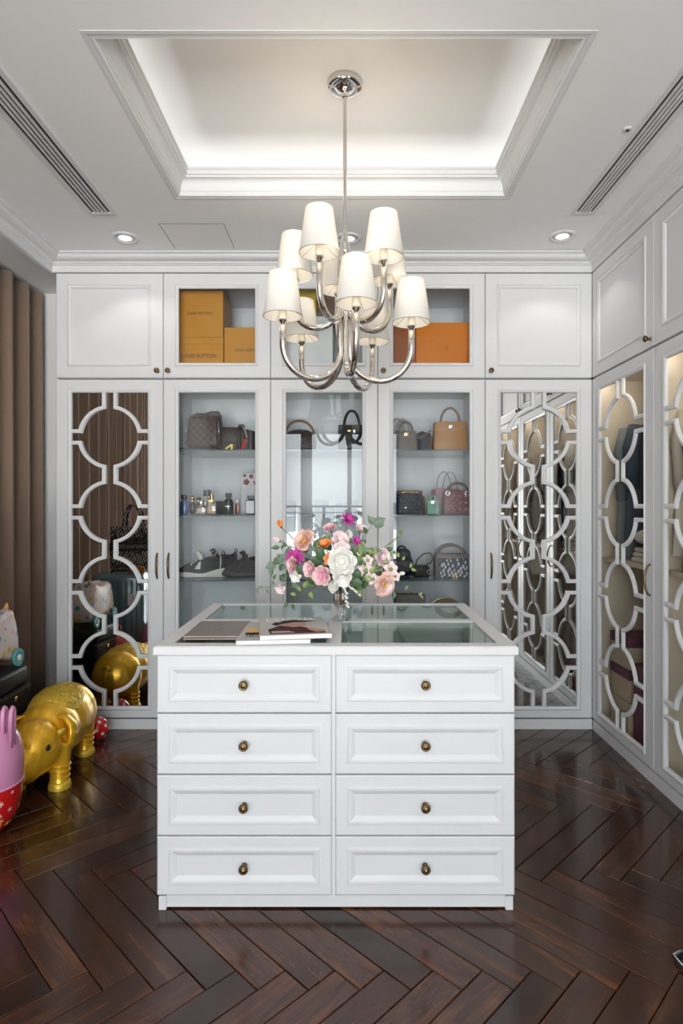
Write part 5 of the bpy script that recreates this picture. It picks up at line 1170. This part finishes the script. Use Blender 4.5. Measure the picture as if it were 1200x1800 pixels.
# middle cabinet, top shelf
t = bagat('top_handle_bag', 'black bag with round top handle in the middle cabinet', 618, 3.78, SZ[0], 0)
P('bag_body', bevel_box(-0.085, 0.085, -0.06, 0.06, 0, 0.16, 0.012, 2, (0.92, 0.7)), BLACKL, t, smooth=40); P('flap', bevel_box(-0.085, 0.085, -0.058, 0.05, 0.115, 0.168, 0.006, 2, (1.0, 0.8)), BLACKL, t)
P('grip', handle_arc(-0.048, 0.048, 0.16, 0.262, 0, 0.0085), BLACKL, t, smooth=True); P('turn_lock', bevel_box(-0.028, -0.006, -0.066, -0.058, 0.122, 0.134, 0.002, 1), GOLD, t); P('turn_lock', bevel_box(0.008, 0.022, -0.066, -0.058, 0.115, 0.135, 0.002, 1), SILVER, t)
t = bagat('slouch_bag', 'brown slouchy bag lying in the middle cabinet', 527, 3.80, SZ[0], 0)
P('bag_body', blend(ball((0, 0, 0.075), (0.11, 0.06, 0.075), 18, 12).add(*(lambda q: (q.v, q.f))(bevel_box(-0.10, 0.10, -0.05, 0.05, 0.0, 0.09, 0.02, 2) and tomb(bevel_box(-0.10, 0.10, -0.05, 0.05, 0.0, 0.09, 0.02, 2)))), 0.010, 4), BROWN, t)
P('strap', tube([(-0.09*math.cos(PI*k/14), -0.02-0.025*math.sin(PI*k/14), 0.11+0.085*math.sin(PI*k/14)) for k in range(15)], 0.008, 8, flat=(0.5, 1)), mat('cognac_leather', (0.20, 0.09, 0.035), 0.45), t, smooth=True)
# right-hand glass cabinet, top shelf
def kelly(name, label, px, d, z, w_, dep, h, hh, m, hm, metal, rot=0, hw=0.55):
    t = bagat(name, label, px, d, z, rot)
    P('bag_body', bevel_box(-w_/2, w_/2, -dep/2, dep/2, 0, h, 0.007, 2, (0.93, 0.55)), m, t, smooth=40)
    P('flap', bevel_box(-w_*0.475, w_*0.475, -dep*0.36, dep*0.30, h*0.70, h+0.004, 0.005, 2, (0.985, 0.85)), m, t, smooth=40)
    P('belt', bevel_box(-w_*0.46, w_*0.46, -dep*0.39, -dep*0.355, h*0.80, h*0.80+0.012, 0.002, 1), m, t); P('turn_lock', bevel_box(-0.014, 0.014, -dep*0.43, -dep*0.38, h*0.785, h*0.785+0.022, 0.003, 2), metal, t, smooth=40)
    P('grip', handle_arc(-w_*hw/2, w_*hw/2, h-0.004, h+hh, -0.005, 0.0075), hm, t, smooth=True)
    for s in (-1, 1): P('handle_ring', ringt((s*w_*hw/2, -0.005, h), 0.009, 0.0022), metal, t, smooth=True)
    for (a, b) in ((-1, -1), (1, -1), (-1, 1), (1, 1)): P('foot_stud', ball((a*w_*0.4, b*dep*0.35, 0.001), (0.004, 0.004, 0.0025), 8, 6), metal, t)
    return t
HAN = mat('dark_tan_handle', (0.15, 0.075, 0.025), 0.4)
t = kelly('tan_handbag', 'structured tan leather handbag with arched handle on the top shelf', 790.5, 3.74, SZ[0], 0.215, 0.10, 0.180, 0.092, TAN, HAN, SILVER)
P('clochette', bevel_box(0.085, 0.105, -0.03, -0.02, 0.165, 0.205, 0.004, 1), BROWN, t, rot=(0, 0.25, 0))
kelly('taupe_handbag', 'small taupe handbag with gold lock on the top shelf', 713, 3.76, SZ[0], 0.135, 0.07, 0.126, 0.062, TAUPE, TAUPE, GOLD, 0, 0.62)
t = bagat('grey_tote', 'grey tote with tall thin handles behind the taupe handbag', 700, 3.95, SZ[0], 0)
P('bag_body', bevel_box(-0.08, 0.14, -0.04, 0.04, 0, 0.135, 0.008, 2, (0.97, 0.7)), mat('grey_leather', (0.24, 0.23, 0.22), 0.5), t, smooth=40)
for yo in (-0.02, 0.02): P('grip', handle_arc(-0.035+yo, 0.055+yo, 0.13, 0.235, yo, 0.005), mat('light_grey_handle', (0.42, 0.41, 0.40), 0.5), t, smooth=True)
t = bagat('bucket_bag', 'dark blue slouchy bag between the taupe and tan handbags', 745.5, 3.80, SZ[0], 6)
P('bag_body', bevel_box(-0.036, 0.036, -0.06, 0.06, 0, 0.125, 0.014, 3, (0.95, 0.6)), BLUEB, t, smooth=40)
P('flap', bevel_box(-0.038, 0.050, -0.055, 0.04, 0.092, 0.13, 0.010, 2, (0.8, 0.7)), BLUEB, t, rot=(0, -0.42, 0), smooth=40); P('trim', tube([(-0.04, -0.05, 0.078), (0.03, -0.05, 0.135)], 0.005, 6), mat('rust_trim', (0.25, 0.12, 0.07), 0.45), t)
P('side_tab', bevel_box(0.018, 0.034, -0.068, -0.058, 0.0, 0.10, 0.003, 1), mat('cocoa_leather', (0.16, 0.09, 0.06), 0.45), t)
# second shelf
t = bagat('quilted_bag', 'navy quilted chain bag on the second shelf', 719, 3.74, SZ[1], 3)
P('bag_body', bevel_box(-0.082, 0.070, -0.035, 0.035, 0, 0.128, 0.010, 3), NAVY, t, smooth=40)
qd = tomb(bevel_box(-0.011, 0.011, -0.004, 0.004, -0.011, 0.011, 0.0035, 2)); QM = qd.mesh('quilt'); QM.shade_smooth(); QM.materials.append(NAVY)
for i in range(6):
    for j in range(5):
        x = -0.066+i*0.0245+(0.01225 if j % 2 else 0); z = 0.018+j*0.0225
        if x < 0.062: shared('quilt', QM, t, (x, -0.0355, z), (0, PI/4, 0))
P('turn_lock', bevel_box(-0.036, -0.020, -0.044, -0.038, 0.036, 0.048, 0.003, 1), SILVER, t)
P('chain', tube([(-0.07, -0.01, 0.128), (-0.03, -0.012, 0.139), (0.02, -0.012, 0.140), (0.06, -0.01, 0.130)], 0.004, 6), GOLD, t, smooth=True)
t = bagat('clutch_bag', 'brown clutch standing behind the navy quilted bag', 717, 3.84, SZ[1], 3)
P('bag_body', bevel_box(-0.075, 0.088, -0.03, 0.03, 0, 0.150, 0.008, 2), mat('chestnut_leather', (0.15, 0.085, 0.06), 0.45), t, smooth=40); P('clasp', bevel_box(0.02, 0.06, -0.034, -0.029, 0.132, 0.144, 0.003, 1), GOLD, t)
P('side_flap', bevel_box(0.086, 0.108, -0.03, 0.03, 0, 0.115, 0.006, 2, (0.5, 0.9)), mat('mahogany_leather', (0.08, 0.04, 0.035), 0.45), t)
kelly('mint_handbag', 'mini mint green handbag on the second shelf', 760.5, 3.70, SZ[1], 0.078, 0.045, 0.082, 0.036, MINT, MINT, SILVER, 0, 0.42)
t = bagat('pink_tote', 'dusty pink tote with tall thin handles behind the burgundy bag', 783, 3.90, SZ[1], 0)
P('bag_body', bevel_box(-0.075, 0.09, -0.05, 0.05, 0, 0.165, 0.008, 2, (0.95, 0.7)), PINKL, t, smooth=40)
for xo in (-0.012, 0.035): P('grip', handle_arc(xo-0.048, xo+0.045, 0.16, 0.275, xo*0.6, 0.004), mat('mauve_handle', (0.36, 0.27, 0.28), 0.45), t, smooth=True)
P('strap_tab', bevel_box(-0.095, -0.075, -0.04, -0.01, 0.10, 0.16, 0.004, 1), PINKL, t)
t = bagat('burgundy_handbag', 'burgundy quilted handbag with arched handle and metal rings', 801.5, 3.70, SZ[1], 0)
P('bag_body', bevel_box(-0.085, 0.085, -0.045, 0.045, 0, 0.150, 0.010, 3, (0.97, 0.85)), BURG, t, smooth=40)
QB = qd.mesh('quilt'); QB.shade_smooth(); QB.materials.append(mat('burgundy_quilt', (0.16, 0.02, 0.035), 0.28, var=0.1))
for i in range(4):
    for j in range(3): shared('quilt', QB, t, (-0.054+i*0.036, -0.0455+0.003*j, 0.034+j*0.040), (0, PI/4, 0))
P('grip', handle_arc(-0.058, 0.062, 0.140, 0.192, -0.03, 0.0085), mat('burgundy_handle', (0.06, 0.008, 0.012), 0.35), t, smooth=True)
for s in (-1, 1): P('handle_ring', ringt((s*0.060, -0.046, 0.130), 0.0125, 0.005), SILVER, t, smooth=True)
P('base_trim', bevel_box(-0.087, 0.087, -0.047, 0.047, 0.0, 0.012, 0.003, 1), BURG, t)
# third shelf
t = bagat('soft_bag', 'dark navy soft bag on the third shelf behind flowers', 706, 3.82, SZ[2], 0)
P('bag_body', blend(tomb(bevel_box(-0.075, 0.07, -0.06, 0.06, 0, 0.12, 0.03, 3)).add(*(lambda q: (q.v, q.f))(ball((0.01, 0, 0.135), (0.05, 0.045, 0.04), 14, 10))), 0.010, 4), NAVY, t)
P('strap', handle_arc(-0.03, 0.03, 0.15, 0.185, 0, 0.006), NAVY, t, smooth=True)
t = bagat('shoulder_bag', 'black shoulder bag with looping brown strap on the third shelf', 742, 3.74, SZ[2], 8)
P('bag_body', bevel_box(-0.065, 0.045, -0.05, 0.05, 0, 0.075, 0.018, 3, (0.9, 0.7)), BLACKL, t, smooth=40)
STRP = mat('cocoa_strap', (0.12, 0.09, 0.075), 0.45)
P('strap', tube([(-0.05, -0.02, 0.07), (-0.04, -0.03, 0.11), (0.0, -0.03, 0.145), (0.04, -0.03, 0.15), (0.062, -0.03, 0.125), (0.05, -0.02, 0.09), (0.02, 0, 0.07)], 0.0055, 8), STRP, t, smooth=True); P('buckle', ringt((0.03, -0.052, 0.035), 0.012, 0.003), SILVER, t)
t = bagat('patterned_handbag', 'patterned grey and navy handbag with brown trim and gold letter', 794, 3.72, SZ[2], 0)
P('bag_body', bevel_box(-0.082, 0.098, -0.05, 0.05, 0, 0.128, 0.010, 3, (0.97, 0.85)), OBN, t, smooth=40)
P('side_panel', bevel_box(-0.112, -0.080, -0.048, 0.048, 0, 0.130, 0.010, 2, (0.9, 0.85)), mat('dark_taupe_leather', (0.07, 0.06, 0.055), 0.4), t, smooth=40)
P('top_band', bevel_box(-0.105, 0.100, -0.046, 0.046, 0.118, 0.148, 0.008, 2, (0.97, 0.8)), STRP, t, smooth=40)
for (a, b, hh, yo) in ((-0.105, 0.07, 0.205, -0.02), (-0.085, 0.085, 0.195, 0.02)): P('grip', handle_arc(a, b, 0.135, hh, yo, 0.008), STRP, t, smooth=True)
text('letter_charm', 'D', 0.034, GOLD, t, (0.012, -0.0535, 0.012), (PI/2, 0, 0))
# bottom of the right-hand cabinet
t = bagat('satchel', 'grey satchel top showing just above the dresser edge', 720, 3.80, SZ[3], 0)
P('bag_body', bevel_box(-0.10, 0.10, -0.05, 0.05, 0, 0.262, 0.02, 3, (0.95, 0.7)), TAUPE, t, smooth=40); P('flap', bevel_box(-0.098, 0.098, -0.052, 0.04, 0.15, 0.268, 0.012, 2, (0.97, 0.8)), mat('stone_leather', (0.20, 0.18, 0.17), 0.5), t, smooth=40)
t = bagat('round_bag', 'round brown bag top beside the grey satchel', 783, 3.80, SZ[3], 0)
P('bag_body', lathe([(0, 0), (0.105, 0), (0.120, 0.012), (0.120, 0.05), (0.105, 0.062), (0, 0.062)], 30, 'y'), mat('olive_brown_leather', (0.16, 0.11, 0.055), 0.45), t, (0, 0.03, 0.121), smooth=40); P('zipper', ringt((0, 0, 0.121), 0.1205, 0.003, 'y', 36), GOLD, t, smooth=True)

# ------------------------------------------------------------------ inside the right-hand wardrobes
def garment(label, y, x, ztop, length, wt, wb, dep, m, group='clothes on the rails', sleeves=True, name='hanging_garment'):
    t = T(name, label, 'clothes', (x, y, ztop-length), 0, group); rings = []; N = 14; K = 28; g_ = random.Random(int(y*1000)); p0 = g_.uniform(0, 6)
    for i in range(N+1):
        v = i/N; z = length*v
        if v > 0.90: f = (1-v)/0.10; ww = wt*(0.16+0.84*f**0.6); dd = dep*(0.35+0.65*f)
        else: ww = wt+(wb-wt)*(1-v/0.9); dd = dep
        rings.append([((ww*math.cos(2*PI*k/K))*(1+0.05*math.sin(7*2*PI*k/K+p0)*(1-v)), dd*math.sin(2*PI*k/K)*(1+0.25*math.sin(6*2*PI*k/K+p0)*(1-v)), z) for k in range(K)])
    P('cloth', loft(rings), m, t, smooth=60)
    if sleeves:
        for s in (-1, 1): P('sleeve', tube([(s*wt*0.86, 0, length*0.93), (s*wt*1.02, -0.01, length*0.75), (s*wt*1.0, -0.015, length*0.42)], [0.040, 0.045, 0.034], 12), m, t, smooth=True)
    P('hanger', tube([(0, 0, length-0.01), (0, 0, length+0.035), (0.012, 0, length+0.055), (0, 0, length+0.068), (-0.012, 0, length+0.052)], 0.003, 6), SILVER, t)
    return t
DEN = mat('denim', (0.045, 0.07, 0.115), 0.8, var=0.3, scale=30); SLATE = mat('slate_fabric', (0.16, 0.20, 0.24), 0.8, var=0.1); OFFW = mat('off_white_fabric', (0.62, 0.60, 0.57), 0.8, var=0.05); BEIG = mat('camel_fabric', (0.30, 0.235, 0.165), 0.85, var=0.1); SANDY = mat('rose_sand_fabric', (0.34, 0.22, 0.17), 0.85, var=0.1); INK = mat('ink_fabric', (0.03, 0.035, 0.05), 0.85, var=0.2)
xg = XD+0.31
for (y, lab, m_, L, sl) in ((3.36, 'slate blue garment hanging in the right corner wardrobe', SLATE, 0.80, True), (3.25, 'denim jacket hanging beside the slate garment in the corner wardrobe', DEN, 0.70, True),
                            (3.00, 'pale blouse hanging near the middle of the corner wardrobe', OFFW, 0.72, True), (2.90, 'dark denim shirt hanging last in the corner wardrobe', DEN, 0.76, True),
                            (2.765, 'off-white shirt hanging first in the second wardrobe', OFFW, 0.74, True), (2.67, 'dark ink coat hanging after the white shirt in the second wardrobe', INK, 0.80, True), (2.54, 'denim shirt hanging in the second wardrobe', DEN, 0.74, True), (2.38, 'rose sand blouse hanging in the second wardrobe', SANDY, 0.70, True), (2.24, 'camel jacket hanging last in the second wardrobe', BEIG, 0.78, True),
                            (2.00, 'rose sand dress hanging in the third wardrobe', SANDY, 0.80, False), (1.84, 'camel coat hanging in the third wardrobe', BEIG, 0.80, True), (1.62, 'long sand dress hanging near the end of the third wardrobe', SANDY, 0.78, False)):
    garment(lab, y, xg-0.02, 1.80, L-0.03, 0.20, 0.23, 0.040, m_, sleeves=sl)
def folded(label, x, y, z, w_, l_, h, m): 
    t = T('folded_linen', label, 'linen', (x, y, z), 0, 'folded linen on shelves')
    for k in range(3): P('fold', bevel_box(-w_/2+0.006*k, w_/2-0.004*k, -l_/2+0.004*k, l_/2-0.006*k, h*k/3+0.0005, h*(k+1)/3, 0.012, 3), m, t, smooth=40)
    return t
LIN = mat('white_linen', (0.72, 0.72, 0.74), 0.85, var=0.06, bump=0.3, bscale=30)
folded('white folded linen on the shelf of the corner wardrobe', XD+0.22, 3.12, 1.0226, 0.28, 0.24, 0.08, LIN)
pc = P('cushion', blend(ball((0, 0, 0.055), (0.13, 0.11, 0.052), 20, 14), 0.012, 3), LIN, None, (XD+0.19, 3.14, 1.1035)); tag(pc, 'puffy white cushion on top of the folded linen', 'cushion')
PURP = mat('plum_card', (0.17, 0.07, 0.12), 0.5, var=0.08); CREAM = mat('cream_card', (0.58, 0.52, 0.42), 0.5, var=0.05)
for k, (x, y, z, m_, lab) in enumerate(((XD+0.235, 3.33, 0.086, CREAM, 'cream shoe box at the bottom of the stack in the corner wardrobe'), (XD+0.235, 3.33, 0.262, CREAM, 'cream shoe box with plum lid in the middle of its stack'), (XD+0.235, 3.33, 0.438, CREAM, 'cream shoe box with plum lid on top of its stack'), (XD+0.22, 3.11, 0.086, PURP, 'plum upright carton beside the stacked shoe boxes'))):
    t = T('shoe_box', lab, 'box', (x, y, z), 0, 'boxes in the corner wardrobe'); hh = 0.172 if k < 3 else 0.40; wx, wy = (0.17, 0.11) if k < 3 else (0.15, 0.075)
    P('box_body', bevel_box(-wx, wx, -wy, wy, 0, hh-0.05, 0.002, 1), m_, t); P('lid', bevel_box(-wx-0.004, wx+0.004, -wy-0.004, wy+0.004, hh-0.05, hh, 0.002, 1), m_ if k == 0 else PURP, t)
folded('grey folded blanket at the bottom of the second wardrobe', XD+0.28, 2.52, 0.0866, 0.36, 0.34, 0.20, mat('grey_wool', (0.30, 0.31, 0.32), 0.9, var=0.1, scale=60))

# toe of a slipper reaching into the right picture edge
sl = T('slipper', 'toe of a black slipper with pale rim at right edge', 'shoe', (1.075, 1.735, 0), math.radians(4))
rs, ru = [], []
for i in range(13):
    u = i/12; x = -0.125+0.25*u; hw = 0.043*math.sin(PI*min(1, 0.06+0.88*u))**0.45
    rs.append([(x, -hw, 0.003), (x, -hw*0.9, 0), (x, hw*0.9, 0), (x, hw, 0.003), (x, hw, 0.016), (x, -hw, 0.016)])
    if u < 0.55:
        h = 0.018+0.045*math.sin(PI*min(0.5, u/0.9)); ru.append([(x, -hw*0.96*math.cos(PI*k/10), 0.014+(h-0.014)*math.sin(PI*k/10)) for k in range(11)])
P('sole', loft(rs), DSOLE, sl, smooth=50); P('upper', loft(ru), BLK, sl, smooth=60)
P('rim', tube([ru[-1][k] for k in range(11)], 0.003, 6), LACE, sl, smooth=True); P('welt', tube([(r[4][0], r[4][1], 0.017) for r in rs]+[(r[5][0], r[5][1], 0.017) for r in reversed(rs)], 0.0022, 6, True), LACE, sl, smooth=True)
